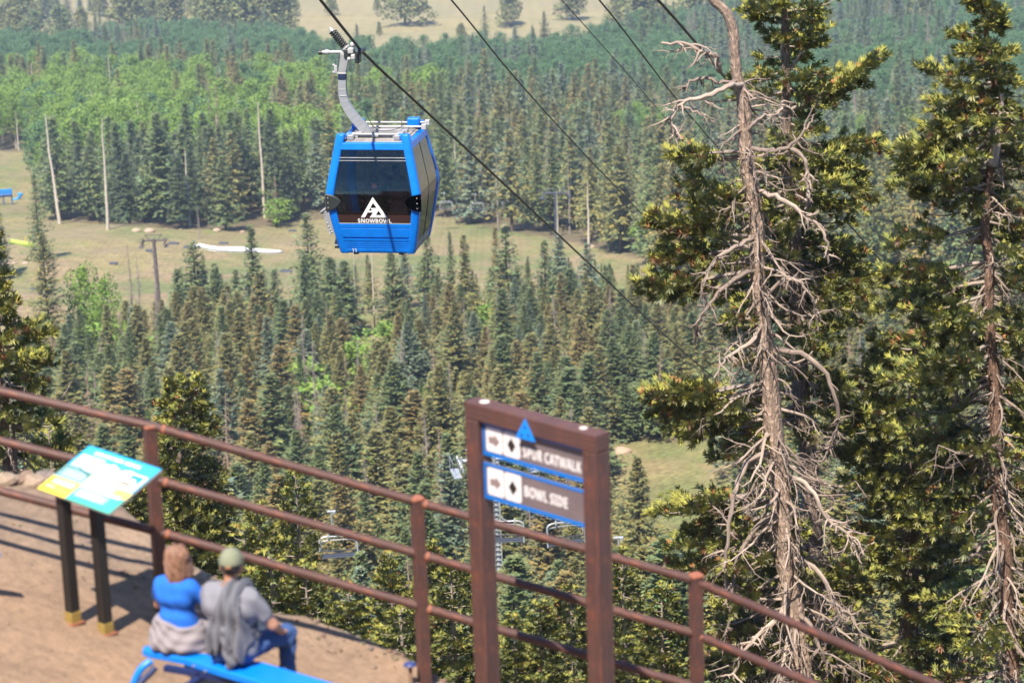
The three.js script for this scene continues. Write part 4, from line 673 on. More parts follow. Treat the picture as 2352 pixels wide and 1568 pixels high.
{
  // x runs along the boards, z faces the readers
  const top = P(1065, 920, 18.35), yaw = R(-45), S = 0.142, W = 1.335, gy = groundAt(top.x + 0.4, top.z + 0.4);
  const o = thing('trail_sign', 'brown trail sign with two boards between square posts, a blue triangle on its top beam', 'trail sign', V(top.x, gy - 0.15, top.z), yaw), H = top.y - o.position.y;
  for (const x of [S / 2, W - S / 2]) mesh('post', box(S, H - 0.137, S, x, (H - 0.137) / 2, -S / 2, 0.008), steel, o);
  const beam = mesh('top_beam', box(W, 0.134, S + 0.004, W / 2, H - 0.067, -S / 2, 0.01), steel, o);
  mesh('worn_patch', [[0.14, 0.07], [1.14, 0.055]].map(([x, s]) => at(new THREE.CylinderGeometry(s * 0.55, s * 0.55, 0.002, 14), x, H + 0.001, -S * 0.55)), std([0.7, 0.62, 0.58], 0.8), beam);
  mesh('triangle_badge', at(plate([[-0.095, -0.075], [0.095, -0.075], [0, 0.08]], 0.008), 0.64, H - 0.092, 0.004), std([0.0, 0.24, 0.85], 0.4), beam);
  mesh('badge_bolts', [[0, 0.02], [-0.035, -0.045], [0.035, -0.035]].map(([x, y]) => at(new THREE.CylinderGeometry(0.011, 0.011, 0.006, 10), 0.64 + x, H - 0.092 + y, 0.014, Math.PI / 2, 0, 0)), std([0.02, 0.05, 0.2], 0.5), beam);
  for (const [y1, h, name, dx] of [[H - 0.138, 0.262, 'SPUR CATWALK', 0], [H - 0.455, 0.286, 'BOWL SIDE', 0]]) {
    const w = W - 2 * S - 0.004, cx = W / 2, cy = y1 - h / 2, z = -S * 0.36;
    const b = mesh('board', box(w, h, 0.014, cx, cy, z, 0.003), brownBoard, o);
    mesh('blue_border', [box(w, 0.03, 0.004, cx, cy - h / 2 + 0.016, z + 0.009), box(w, 0.022, 0.004, cx, cy + h / 2 - 0.012, z + 0.009), box(0.022, h - 0.056, 0.004, S + 0.014, cy - 0.003, z + 0.009)], blueSign, b);
    const ph = h - 0.075;
    for (const [k, x] of [[0, S + 0.125], [1, S + 0.305]]) {
      mesh('white_square', at(roundRect(0.168, ph, 0.022, 0.004), x, cy + 0.004, z + 0.0075), whiteSign, b);
      if (k) mesh('black_diamond', at(plate([[0, 0.058], [0.042, 0], [0, -0.058], [-0.042, 0]], 0.003), x, cy + 0.004, z + 0.0125), blackSign, b);
      else mesh('arrow', at(plate([[-0.055, 0.026], [0.005, 0.026], [0.005, 0.052], [0.058, 0], [0.005, -0.052], [0.005, -0.026], [-0.055, -0.026]], 0.003), x, cy + 0.004, z + 0.0125), greyArrow, b);
    }
    const g = text(name, 0.082, 0.003), tw = g.boundingBox.max.x, want = name.length > 10 ? 0.585 : 0.44; g.scale(want / tw, 1, 1);
    mesh('lettering', at(g, S + 0.415, cy - (name.length > 10 ? 0.062 : 0.036), z + 0.0078), whiteSign, b);
  }
}
// the sloping panel and its print
const panelPrint = (() => {
  const c = document.createElement('canvas'); c.width = 1024; c.height = 860; const g = c.getContext('2d'), f = (s, x, y, w, h) => { g.fillStyle = s; g.fillRect(x, y, w, h); };
  f('#0f9fd0', 0, 0, 1024, 860); f('#35c3e4', 30, 30, 964, 300);
  g.fillStyle = '#f4fbff'; g.font = 'bold 74px sans-serif'; g.fillText('MOUNTAIN VIEWS', 150, 112); f('#0e92c6', 0, 0, 1024, 22);
  f('#bfe9ee', 40, 150, 330, 230); f('#5f8f96', 0, 380, 400, 200); f('#8eb2b4', 60, 430, 300, 130);
  g.fillStyle = '#3d6f74'; g.beginPath(); g.moveTo(0, 400); g.lineTo(160, 372); g.lineTo(400, 470); g.lineTo(400, 430); g.lineTo(170, 350); g.lineTo(0, 380); g.fill();
  f('#f2cf3a', 0, 590, 400, 270); f('#efe7c2', 60, 620, 300, 80); f('#6fa9a0', 40, 740, 120, 40); f('#f6dd55', 170, 730, 200, 90);
  f('#efe9b4', 400, 190, 600, 420); const r = rng(8);
  for (let i = 0; i < 60; i++) { g.fillStyle = ['#cfe0a8', '#f1d9a0', '#b9dcc0', '#e8c79a', '#f4f4e4'][i % 5]; g.beginPath(); g.ellipse(430 + r() * 360, 220 + r() * 330, 14 + r() * 50, 10 + r() * 30, r() * 3, 0, 7); g.fill(); }
  f('#ffffff', 480, 170, 60, 60); f('#6a5570', 590, 190, 90, 36); f('#ffffff', 720, 180, 80, 60); f('#1d8d9c', 800, 210, 170, 120); f('#f4fafa', 760, 280, 150, 70); f('#5b4560', 740, 350, 160, 40); f('#7fb3a8', 700, 410, 190, 40);
  for (let i = 0; i < 5; i++) { g.fillStyle = '#f7fff7'; g.beginPath(); g.arc(640 + (i % 3) * 50, 330 + i * 22, 24, 0, 7); g.fill(); }
  f('#f2d86a', 820, 480, 204, 130); f('#3fae9e', 400, 600, 624, 260); f('#8fd3c8', 440, 650, 420, 120); f('#f8f4d8', 400, 585, 560, 40);
  for (let i = 0; i < 7; i++) f('#dff3ee', 460, 668 + i * 14, 300 + 60 * r(), 5);
  for (let i = 0; i < 4; i++) f('#b79b2e', 70, 634 + i * 14, 240 + 30 * r(), 4);
  const t = new THREE.CanvasTexture(c); t.colorSpace = THREE.SRGBColorSpace; return t;
})();
{
  const TL = P(207, 1025, 19.15), foot = onTerrace(243, 1455), foot2 = onTerrace(168, 1430), u = V(Math.cos(R(45)), 0, Math.sin(R(45))), W = 0.9;
  const o = thing('information_panel', 'sloping information panel with a colourful printed map on two black posts before the railing', 'information panel', foot.clone().lerp(foot2, 0.5), R(-45));
  const q = TL.clone().sub(o.position).applyAxisAngle(V(0, 1, 0), R(45)), tilt = R(22.5), D = 0.56;    // x along the top edge, the slope falls towards +z
  const face = new THREE.PlaneGeometry(W, D); at(face, 0, 0, 0.0125);
  const pl = at(new RoundedBoxGeometry(W, D, 0.022, 2, 0.006), 0, 0, 0), M = new THREE.Matrix4().makeRotationX(-Math.PI / 2 + tilt).setPosition(q.x + W / 2, q.y - (D / 2) * Math.sin(tilt), q.z + (D / 2) * Math.cos(tilt));
  const board = mesh('panel_board', pl.applyMatrix4(M), std([0.35, 0.36, 0.36], 0.5), o);
  mesh('printed_map', face.applyMatrix4(M), std([0.95, 0.95, 0.95], 0.7, { map: panelPrint }), board);
  const legTex = dataTex(128, (u2, v) => { const n = tfbm(u2, v, 8, 4); return [0.16 + 0.12 * n, 0.15 + 0.1 * n, 0.13 + 0.1 * n]; }, true), black = std([0.35, 0.34, 0.36], 0.6, { map: legTex }), yellow = std([0.36, 0.25, 0.06], 0.8, { map: TEX.grain });
  for (const f of [foot2, foot]) {
    const p = f.clone().sub(o.position).applyAxisAngle(V(0, 1, 0), R(45)), topY = q.y - (p.z - q.z) * Math.tan(tilt) - 0.02, h = topY - p.y;
    const leg = mesh('leg', box(0.085, h, 0.085, p.x, p.y + h / 2, p.z, 0.006), black, o);
    mesh('base_sleeve', box(0.094, 0.09, 0.094, p.x, p.y + 0.055, p.z, 0.006), yellow, leg); mesh('foot_plate', box(0.13, 0.02, 0.13, p.x, p.y + 0.005, p.z, 0.004), rustCap, leg);
  }
}
// the blue bench with the two people
const BLUE = phys([0.0, 0.2, 0.82], 0.38, { clearcoat: 0.3, clearcoatRoughness: 0.3 }), navy = std([0.006, 0.018, 0.09], 0.6);
const benchA = onTerrace(331, 1482, 0.46), benchYaw = R(-26);
const level = (px, py, y) => { const q = ray(px, py); return EYE.clone().addScaledVector(q, (y - EYE.y) / q.y); };
const BENCH = [[334, 1483], [463, 1500], [598, 1520], [760, 1568], [930, 1618], [840, 1672], [592, 1560], [506, 1535], [424, 1508], [345, 1492], [331, 1488]].map(([x, y]) => { const q = level(x, y, benchA.y).sub(benchA).applyAxisAngle(V(0, 1, 0), -benchYaw); return [q.x, q.z]; });
function makeBench(name, label, pos, yaw) {
  const o = thing(name, label, 'bench', pos, yaw, undefined), s = new THREE.Shape();
  BENCH.forEach(([x, y], i) => (i ? s.lineTo(x, y) : s.moveTo(x, y)));
  mesh('seat', at(new THREE.ExtrudeGeometry(s, { depth: 0.035, bevelEnabled: true, bevelSize: 0.014, bevelThickness: 0.014, bevelSegments: 3 }), 0, -0.014, 0, Math.PI / 2, 0, 0), BLUE, o);
  for (const x of [0.12, 1.9]) { mesh('leg', tubeGeo([V(x, -0.06, 0.1), V(x - 0.06, -0.12, 0.16), V(x - 0.12, -0.28, 0.2), V(x - 0.13, -0.47, 0.2)], 0.028, 10), BLUE, o); mesh('leg', tubeGeo([V(x + 0.1, -0.06, 0.2), V(x + 0.02, -0.2, 0.4), V(x - 0.02, -0.47, 0.5)], 0.024, 10), navy, o); }
  mesh('under_frame', [box(1.9, 0.04, 0.05, 1.2, -0.09, 0.12), box(1.5, 0.04, 0.05, 1.35, -0.14, 0.34), box(0.05, 0.04, 0.4, 0.55, -0.12, 0.28), box(0.05, 0.3, 0.05, 0.62, -0.28, 0.36)], navy, o);
  mesh('bolts', [[0.55, 0.2], [0.68, 0.25], [1.2, 0.32]].map(([x, z]) => at(new THREE.CylinderGeometry(0.012, 0.012, 0.006, 8), x, 0.003, z)), std([0.6, 0.6, 0.6], 0.4, { metalness: 0.8 }), o);
  return o;
}
const bench = makeBench('bench', 'bright blue metal bench with two people sitting on it', benchA, benchYaw);
{ const p = onTerrace(-3, 1264, 0.46), b = bench.clone(); b.name = numbered('bench'); b.rotation.y = R(180 + 12); b.position.copy(p); for (const leg of b.children.filter((m) => m.name === 'leg').slice(0, 2)) b.remove(leg); scene.add(b); tag(b, 'second blue bench of which only the tip shows, before the railing', 'bench'); }
{ const p = onTerrace(944, 1568 + 8), o = thing('path_marker', 'short path marker with a dark blue cap, beside the middle railing post', 'marker', p);
  mesh('stake', box(0.03, 0.19, 0.03, 0, 0.09, 0, 0.004), std([0.2, 0.13, 0.09], 0.8), o); mesh('cap', at(new THREE.SphereGeometry(0.055, 14, 8, 0, 6.3, 0, 1.57).scale(1, 0.5, 1), 0, 0.185, 0), std([0.03, 0.045, 0.16], 0.45), o); }
for (const [x, y, w, k, n] of [[12, 1078, 60, 0, 'pale tan rock in the pile behind the railing, at the picture edge'], [42, 1082, 46, 1, 'reddish rock in the pile behind the railing, second from the edge'], [78, 1092, 64, 0, 'broad tan rock in the middle of the pile behind the railing'], [104, 1078, 50, 2, 'dark grey rock at the end of the pile behind the railing'], [60, 1070, 40, 1, 'small brown rock on top of the pile behind the railing'], [588, 1350, 34, 1, 'brown rock at the verge beyond the man in the cap']])
  rock(x, y + 12, w, n, k, 0.75, undefined, (a, b) => { const p = onTerrace(a, b, 0.12); p.y = groundAt(p.x, p.z); return p; });
for (const [x, y, w, k, n] of [[313, 531, 30, 0, 'pale boulder at the forest edge, first of a pair'], [343, 532, 34, 0, 'pale boulder at the forest edge, second of a pair'], [530, 528, 34, 0, 'pale boulder at the forest edge right of the grey dead conifer'], [556, 534, 22, 1, 'small tan boulder near the pale one at the forest edge'], [498, 530, 26, 0, 'low pale rock beside the small grey dead conifer'], [822, 755, 40, 0, 'big pale boulder at the foot of the shorter white trunk'], [848, 764, 34, 1, 'tan boulder beside the foot of the long white trunk'], [900, 752, 44, 1, 'flat tan rock right of the long white trunk'], [28, 606, 32, 0, 'pale boulder in the grass below the lime green pipe'], [58, 606, 24, 0, 'smaller pale boulder in the grass below the lime green pipe'], [1160, 522, 30, 0, 'flat pale rock at the foot of the far chairlift'], [1190, 527, 36, 1, 'reddish flat rock at the foot of the far chairlift'], [1358, 568, 26, 0, 'round pale boulder right of the far lift mast'], [1378, 668, 20, 0, 'white stone at the right end of the clearing'], [1430, 1040, 60, 0, 'flat rock patch in the small green meadow'], [265, 604, 12, 2, 'dark stone in the clearing left of the lift mast'], [710, 512, 24, 0, 'low tan rock at the forest edge beside the gondola']])
  rock(x, y, w * 0.72, n, k, 0.65);
// ---------------------------------------------------------------- the gondola on its rope
const axis = V(0.185, 0, -1).normalize(), gYaw = Math.atan2(-axis.x, -axis.z);          // z of the cabin looks back up the mountain
const gPos = P(857, 456, 54).addScaledVector(axis, 1.0);
const BR = { blue: phys([0.0, 0.2, 0.82], 0.4, { specularIntensity: 0.5, clearcoat: 0.3, clearcoatRoughness: 0.15, map: TEX.paint }), grey: std([0.31, 0.325, 0.345], 0.5, { map: TEX.paint }), pale: std([0.46, 0.47, 0.48], 0.45, { map: TEX.paint }), black: std([0.022, 0.026, 0.026], 0.42), dark: std([0.03, 0.03, 0.035], 0.5), roof: std([0.33, 0.315, 0.3], 0.75, { map: TEX.grain }), bolt: std([0.45, 0.45, 0.45], 0.35, { metalness: 0.7 }), chrome: std([0.7, 0.7, 0.7], 0.25, { metalness: 0.7 }) };
const glass = phys([0.25, 0.235, 0.28], 0.04, { specularIntensity: 0.7, transmission: 1, thickness: 0, ior: 1.5 }), sideGlass = phys([0.22, 0.23, 0.22], 0.04, { transmission: 0.85, thickness: 0, ior: 1.6 });
{
  const o = thing('gondola', 'blue gondola cabin with dark windows and a white triangle emblem, hanging from the cable', 'gondola', gPos, gYaw);
  const HW = [[-1.24, 0.80], [-0.9, 0.875], [-0.5, 0.945], [-0.2, 0.99], [0, 1.015], [0.12, 1.012], [0.4, 0.965], [0.8, 0.885], [1.34, 0.775]], hw = (y) => table(HW, y), hd = (y) => hw(y) * 1.0 + 0.03;
  const FACE = { front: (u, y, off) => [u * (hw(y) - 0.0), y, hd(y) + off], back: (u, y, off) => [-u * hw(y), y, -hd(y) - off], right: (u, y, off) => [hw(y) + off, y, -u * hd(y)], left: (u, y, off) => [-hw(y) - off, y, u * hd(y)] };
  // a shell over part of a side: rows are [y, offset]
  function shell(side, rows, u0, u1, thick, nu = 6) {
    const b = [], f = FACE[side], idx = [], R2 = rows.length, W = nu + 1, pos = [];
    for (const k of [0, -thick]) for (const [y, off] of rows) for (let i = 0; i <= nu; i++) pos.push(...f(lerp(u0(y), u1(y), i / nu), y, off + k));
    const q = (k, r, i) => k * R2 * W + r * W + i;
    for (let r = 0; r + 1 < R2; r++) for (let i = 0; i < nu; i++) { idx.push(q(0, r, i), q(0, r, i + 1), q(0, r + 1, i), q(0, r, i + 1), q(0, r + 1, i + 1), q(0, r + 1, i)); if (thick) idx.push(q(1, r, i), q(1, r + 1, i), q(1, r, i + 1), q(1, r, i + 1), q(1, r + 1, i), q(1, r + 1, i + 1)); }
    if (thick) { for (let i = 0; i < nu; i++) for (const [r, s] of [[0, 1], [R2 - 1, 0]]) { const A = q(0, r, i), B = q(0, r, i + 1), C2 = q(1, r, i), D = q(1, r, i + 1); s ? idx.push(A, C2, B, B, C2, D) : idx.push(A, B, C2, B, D, C2); } for (let r = 0; r + 1 < R2; r++) for (const [i, s] of [[0, 0], [nu, 1]]) { const A = q(0, r, i), B = q(0, r + 1, i), C2 = q(1, r, i), D = q(1, r + 1, i); s ? idx.push(A, C2, B, B, C2, D) : idx.push(A, B, C2, B, D, C2); } }
    const g = new THREE.BufferGeometry(); g.setAttribute('position', new THREE.Float32BufferAttribute(pos, 3)); g.setIndex(idx);
    const n = g.toNonIndexed(); n.computeVertexNormals(); const uv = new Float32Array(n.attributes.position.count * 2); for (let i = 0; i < uv.length / 2; i++) { uv[i * 2] = n.attributes.position.getX(i) + n.attributes.position.getZ(i); uv[i * 2 + 1] = n.attributes.position.getY(i); } n.setAttribute('uv', new THREE.Float32BufferAttribute(uv, 2)); return n;
  }
  const span = (a, b, n, off = 0) => Array.from({ length: n + 1 }, (_, i) => [lerp(a, b, i / n), off]), inner = (y) => 1 - 0.13 / hw(y);
  // corner posts
  for (const [sx, sz] of [[-1, 1], [1, 1], [-1, -1], [1, -1]]) {
    const pos = [], idx = [], Y = [-1.25, -1.23, -1.1, -0.8, -0.5, -0.3, -0.15, -0.05, 0.05, 0.15, 0.3, 0.6, 0.9, 1.15, 1.33, 1.35], M = 20;
    Y.forEach((y, k) => { const in0 = k === 0 || k === Y.length - 1 ? 0.02 : 0, s = 0.095 - in0, cx = sx * (hw(y) - 0.075), cz = sz * (hd(y) - 0.075); for (let i = 0; i < M; i++) { const a = (i / M) * 6.2832, c = Math.cos(a), e = Math.sin(a), w = s / Math.pow(Math.abs(c) ** 5 + Math.abs(e) ** 5, 0.2); pos.push(cx + c * w, y, cz + e * w); } });
    for (let k = 0; k + 1 < Y.length; k++) for (let i = 0; i < M; i++) { const j = (i + 1) % M; idx.push(k * M + i, (k + 1) * M + i, k * M + j, k * M + j, (k + 1) * M + i, (k + 1) * M + j); }
    for (const k of [0, Y.length - 1]) for (let i = 1; i + 1 < M; i++) k ? idx.push(k * M, k * M + i + 1, k * M + i) : idx.push(0, i, i + 1);
    const g = new THREE.BufferGeometry(); g.setAttribute('position', new THREE.Float32BufferAttribute(pos, 3)); g.setIndex(idx); g.computeVertexNormals(); g.setAttribute('uv', new THREE.Float32BufferAttribute(pos.flatMap((_, i) => (i % 3 ? [] : [pos[i] + pos[i + 2], pos[i + 1]])), 2));
    mesh('corner_post', g, BR.blue, o);
    if (sz > 0) { // rubber bumper over the corner at the widest height
      const s = new THREE.Shape(); s.moveTo(0, -0.165); s.quadraticCurveTo(0, 0.05, 0, 0.165); s.bezierCurveTo(0.1, 0.165, 0.25, 0.11, 0.3, 0.02); s.bezierCurveTo(0.27, -0.08, 0.12, -0.165, 0, -0.165);
      const bg = new THREE.ExtrudeGeometry(s, { depth: 0.03, bevelEnabled: true, bevelSize: 0.025, bevelThickness: 0.045, bevelSegments: 5, curveSegments: 10 }); if (sx > 0) bg.scale(-1, 1, 1).index; 
      const bump = mesh('bumper', at(bg, sx * 1.02, -0.08, hd(-0.08) - 0.02), BR.black, o);
      mesh('bumper_bolts', [-0.11, 0, 0.11].map((y) => at(new THREE.SphereGeometry(0.014, 8, 6), sx * (0.975 - 0.02 * Math.abs(y)), -0.08 + y, hd(0) + 0.055)), BR.bolt, bump);
    }
  }
  for (const s of ['front', 'back', 'right', 'left']) {
    mesh('top_beam', shell(s, [[1.03, 0.012], [1.04, 0.02], [1.16, 0.018], [1.18, 0.0]], (y) => -inner(y), inner, 0.09), BR.blue, o);
    const isEnd = s === 'front' || s === 'back';
    const w = mesh('window', shell(s, span(isEnd ? -0.545 : -1.02, 1.028, 22, -0.004), (y) => -inner(y), inner, 0), isEnd ? glass : sideGlass, o);
    if (isEnd) {
      mesh('window_frame', [shell(s, [[0.86, 0.004], [0.875, 0.004]], (y) => -inner(y), inner, 0.02), shell(s, [[0.80, 0.003], [0.812, 0.003]], (y) => -inner(y), inner, 0.02)], BR.grey, w);
      const body = [[-0.56, 0.006], [-0.575, 0.012], [-0.655, 0.012], [-0.66, 0.004], [-0.672, 0.004], [-0.678, 0.012], [-0.865, 0.012], [-0.87, -0.03], [-0.905, -0.03], [-0.91, 0.016], [-0.93, 0.018]];
      for (const y of [-0.965, -1.015, -1.065, -1.115]) body.push([y, 0.014], [y - 0.006, 0.004], [y - 0.016, 0.004], [y - 0.022, 0.014]);
      body.push([-1.2, 0.014], [-1.235, 0.0]);
      mesh('lower_panel', shell(s, body, (y) => -inner(y), inner, 0.05), BR.blue, o);
      mesh('sill_strip', shell(s, [[-0.545, 0.01], [-0.558, 0.01]], (y) => -inner(y), inner, 0.02), BR.pale, o);
      mesh('window_skirt', shell(s, span(-0.545, -0.36, 3, 0.0005), (y) => -inner(y), inner, 0.012), std([0.04, 0.019, 0.018], 0.3), o);
    } else {
      mesh('lower_panel', shell(s, span(-1.23, -1.02, 3, 0.0), (y) => -inner(y), inner, 0.05), BR.grey, o);
      mesh('door_seam', [shell(s, span(-1.2, 1.03, 16, 0.004), () => -0.006, () => 0.006, 0.012, 1)], BR.black, o);
    }
  }
  mesh('floor', box(1.62, 0.06, 1.66, 0, -1.2, 0, 0.01), BR.dark, o); mesh('skid', [box(0.1, 0.06, 1.5, -0.5, -1.26, 0), box(0.1, 0.06, 1.5, 0.5, -1.26, 0)], BR.dark, o);
  mesh('roof', [box(1.42, 0.05, 1.46, 0, 1.165, 0, 0.02), at(new RoundedBoxGeometry(1.3, 0.03, 1.3, 2, 0.012), 0, 1.2, 0)], BR.roof, o);
  for (const s of [-1, 1]) { mesh('seat', [box(1.5, 0.07, 0.42, 0, -0.75, s * 0.62, 0.02), box(1.56, 0.34, 0.07, 0, -0.5, s * 0.86, 0.02)], std([0.055, 0.02, 0.02], 0.7), o); mesh('grab_pole', cyl(V(-0.35 * s, -1.15, 0.1 * s), V(-0.35 * s, 1.12, 0.1 * s), 0.02), BR.chrome, o); }
  // emblem and lettering on the sloping lower glass
  const onGlass = (g, cy, off) => { const p = g.attributes.position; for (let i = 0; i < p.count; i++) { const y = p.getY(i) + cy; p.setXYZ(i, p.getX(i), y, hd(y) + off + p.getZ(i)); } g.computeVertexNormals(); return g; };
  const white = std([0.86, 0.87, 0.88], 0.5);
  const em = [plate([[-0.285, 0], [0, 0.46], [0.285, 0], [-0.115, 0], [-0.03, 0.135], [-0.165, 0.135], [-0.2, 0.0785], [-0.1, 0.0785]].slice(0, 0).concat([[-0.29, 0], [0.0, 0.46], [0.285, 0], [0.20, 0], [0.0, 0.335], [-0.205, 0]]), 0.004),
    plate([[-0.07, 0.215], [-0.025, 0.155], [0.01, 0.155], [-0.06, 0.05], [-0.1, 0], [0.2, 0], [0.165, 0.055], [0.04, 0.055], [0.145, 0.215]].map(([x, y]) => [x, y]), 0.004), plate([[-0.135, 0.155], [-0.16, 0.115], [0.0, 0.115], [0.02, 0.155]], 0.004)];
  mesh('emblem', em.map((g, i) => onGlass(g, -0.415, 0.0035 + i * 0.0015)), white, o);
  const t = text('SNOWBOWL', 0.088, 0.003), tw = t.boundingBox.max.x; t.scale(0.74 / tw, 1, 1); t.translate(-0.37, 0, 0); mesh('lettering', onGlass(t, -0.535, 0.005), white, o);
  const num = text('11', 0.085, 0.003); num.scale(0.9, 1, 1); num.translate(-0.56, 0, 0); mesh('cabin_number', onGlass(num, -1.215, 0.016), std([0.62, 0.7, 0.85], 0.5), o);
  // carrier for skis on the door and the step below it
  const rack = mesh('ski_rack', [at(plate([[-0.02, 0], [-0.30, -0.02], [-0.17, -0.5], [0.02, -0.42]], 0.02), -hw(-0.4) + 0.0, -0.42, 0.5), at(plate([[-0.02, 0], [-0.30, -0.02], [-0.17, -0.5], [0.02, -0.42]], 0.02), -hw(-0.4), -0.42, -0.4), box(0.03, 0.05, 0.94, -1.22, -0.47, 0.06), box(0.03, 0.05, 0.94, -1.1, -0.88, 0.06)], BR.grey, o);
  mesh('rack_tube', tubeGeo([V(-0.98, -0.2, 0.5), V(-1.1, -0.28, 0.52), V(-1.28, -0.42, 0.52), V(-1.3, -0.46, 0.4)], 0.028, 8), BR.grey, rack);
  mesh('rack_bolts', [[-1.16, -0.66], [-1.13, -0.74], [-1.1, -0.8], [-1.12, -0.9], [-1.07, -0.86]].map(([x, y]) => at(new THREE.SphereGeometry(0.018, 8, 6), x, y, 0.525)), BR.pale, rack);
  const step = mesh('door_step', at(plate([[0, 0], [0, 0.32], [-0.08, 0.29], [-0.2, 0.16], [-0.24, 0]], 0.9, 0.01), -0.80, -1.16, -0.45), std([0.02, 0.03, 0.06], 0.4), o);
  mesh('step_edge', [box(0.26, 0.025, 0.94, -0.92, -1.165, 0, 0.005), box(0.24, 0.06, 0.92, -0.92, -1.21, 0, 0.005)], BR.pale, step); mesh('step_tread', box(0.22, 0.045, 0.93, -0.925, -1.208, 0.006), BR.black, step);
  // roof gear
  for (const [z, y] of [[0.52, 1.30], [-0.25, 1.31], [-0.62, 1.33]]) mesh('roof_bar', cyl(V(-0.62, y, z), V(z < 0 ? 0.86 : 0.62, y, z), 0.024, 10), BR.pale, o);
  mesh('bar_ends', [box(0.11, 0.12, 0.1, 0.9, 1.31, -0.25, 0.015), box(0.11, 0.12, 0.1, 0.9, 1.33, -0.62, 0.015)], BR.pale, o);
  mesh('roof_plates', [box(1.1, 0.05, 0.12, 0, 1.245, 0.42, 0.01), box(1.15, 0.07, 0.14, 0, 1.25, -0.1, 0.01), box(1.15, 0.06, 0.12, 0.05, 1.25, -0.5, 0.01), box(0.14, 0.06, 1.1, -0.45, 1.235, 0, 0.01), box(0.14, 0.06, 1.1, 0.45, 1.235, 0, 0.01)], std([0.34, 0.355, 0.39], 0.5, { map: TEX.paint }), o);
  for (const [x, z, w] of [[-0.58, -0.5, 0.22], [0.60, -0.62, 0.28], [-0.56, 0.55, 0.14], [0.56, 0.56, 0.14]]) mesh('roof_pad', box(w, z < 0 ? 0.22 : 0.14, 0.2, x, z < 0 ? 1.33 : 1.25, z, 0.04), BR.blue, o);
  mesh('damper', [box(0.16, 0.13, 0.12, -0.52, 1.25, 0.62, 0.03), box(0.14, 0.12, 0.14, 0.5, 1.25, 0.62, 0.03), at(new THREE.CylinderGeometry(0.06, 0.06, 0.14, 12), 0, 1.27, 0.5, 0, 0, Math.PI / 2)], BR.grey, o);
  const loose = BR.black; mesh('hose', [tubeGeo([V(-0.3, 1.75, 0.08), V(-0.2, 1.5, 0.12), V(0, 1.32, 0.2), V(0.25, 1.3, 0.1), V(0.45, 1.36, 0), V(0.4, 1.46, -0.2), V(0, 1.5, -0.4)], 0.008, 5), tubeGeo([V(-0.25, 1.6, 0.08), V(-0.1, 1.4, 0.3), V(0.02, 1.27, 0.45)], 0.007, 5)], loose, o);
  // hanger
  const hp = [V(-0.28, 1.18, 0), V(-0.4, 1.36, 0), V(-0.58, 1.58, 0), V(-0.72, 1.8, 0), V(-0.79, 2.02, 0), V(-0.80, 2.25, 0), V(-0.79, 2.4, 0)], hc = new THREE.CatmullRomCurve3(hp, false, 'centripetal'), pos = [], idx = [], NP = 26;
  for (let i = 0; i <= NP; i++) { const p = hc.getPoint(i / NP), t2 = hc.getTangent(i / NP), n = V(t2.y, -t2.x, 0), w = lerp(0.11, 0.08, i / NP); for (const [a, b] of [[-1, 1], [1, 1], [1, -1], [-1, -1]]) pos.push(p.x + n.x * w * a, p.y + n.y * w * a, 0.055 * b); }
  for (let i = 0; i < NP; i++) for (let k = 0; k < 4; k++) { const a = i * 4 + k, b = i * 4 + ((k + 1) % 4); idx.push(a, b, a + 4, b, b + 4, a + 4); }
  const hg = new THREE.BufferGeometry(); hg.setAttribute('position', new THREE.Float32BufferAttribute(pos, 3)); hg.setIndex(idx); const hn = hg.toNonIndexed(); hn.computeVertexNormals(); hn.setAttribute('uv', new THREE.Float32BufferAttribute(new Float32Array(hn.attributes.position.count * 2).map((_, i) => i * 0.013 % 1), 2));
  const hanger = mesh('hanger', hn, std([0.31, 0.335, 0.37], 0.5, { map: TEX.paint }), o);
  mesh('hanger_head', [at(plate([[-0.08, 0], [0.07, 0], [0.17, 0.36], [0.0, 0.42]], 0.1, 0.005), -0.79, 2.52, -0.05)], BR.grey, hanger);
  mesh('hanger_collar', [box(0.17, 0.13, 0.14, -0.79, 2.455, 0, 0.02)], std([0.01, 0.02, 0.07], 0.5), hanger);
  mesh('collar_bands', [box(0.19, 0.03, 0.15, -0.79, 2.53, 0, 0.006), box(0.16, 0.02, 0.13, -0.79, 2.04, 0, 0.004), box(0.155, 0.014, 0.125, -0.80, 2.18, 0, 0.003)], BR.pale, hanger);
  mesh('latch', [box(0.07, 0.13, 0.06, -0.93, 2.63, 0, 0.01), box(0.12, 0.04, 0.05, -0.95, 2.55, 0, 0.008), at(new THREE.SphereGeometry(0.03, 8, 6), -0.97, 2.7, 0)], BR.pale, hanger);
  // grip
  const grip = mesh('grip', [box(0.2, 0.2, 0.2, -0.62, 2.96, 0, 0.03), box(0.1, 0.3, 0.24, -0.42, 2.9, 0.02, 0.03), box(0.12, 0.1, 0.5, -0.36, 3.0, 0, 0.03)], BR.black, o);
  mesh('roller_arm', [cyl(V(-1.22, 2.98, 0), V(-0.76, 2.98, 0), 0.036, 12), at(new THREE.CylinderGeometry(0.055, 0.055, 0.08, 14), -1.1, 2.98, 0, 0, 0, Math.PI / 2), box(0.14, 0.1, 0.1, -0.74, 2.95, 0, 0.02)], BR.pale, grip);
  mesh('roller', [at(new THREE.CylinderGeometry(0.05, 0.05, 0.08, 14), -1.25, 2.97, 0, 0, 0, Math.PI / 2)], BR.black, grip);
  const sa = V(-0.68, 3.06, 0.0), sb = V(-0.96, 3.43, 0.0), sd = sb.clone().sub(sa).normalize(), sx = V(0, 0, 1), sy = sd.clone().cross(sx), coil = [];
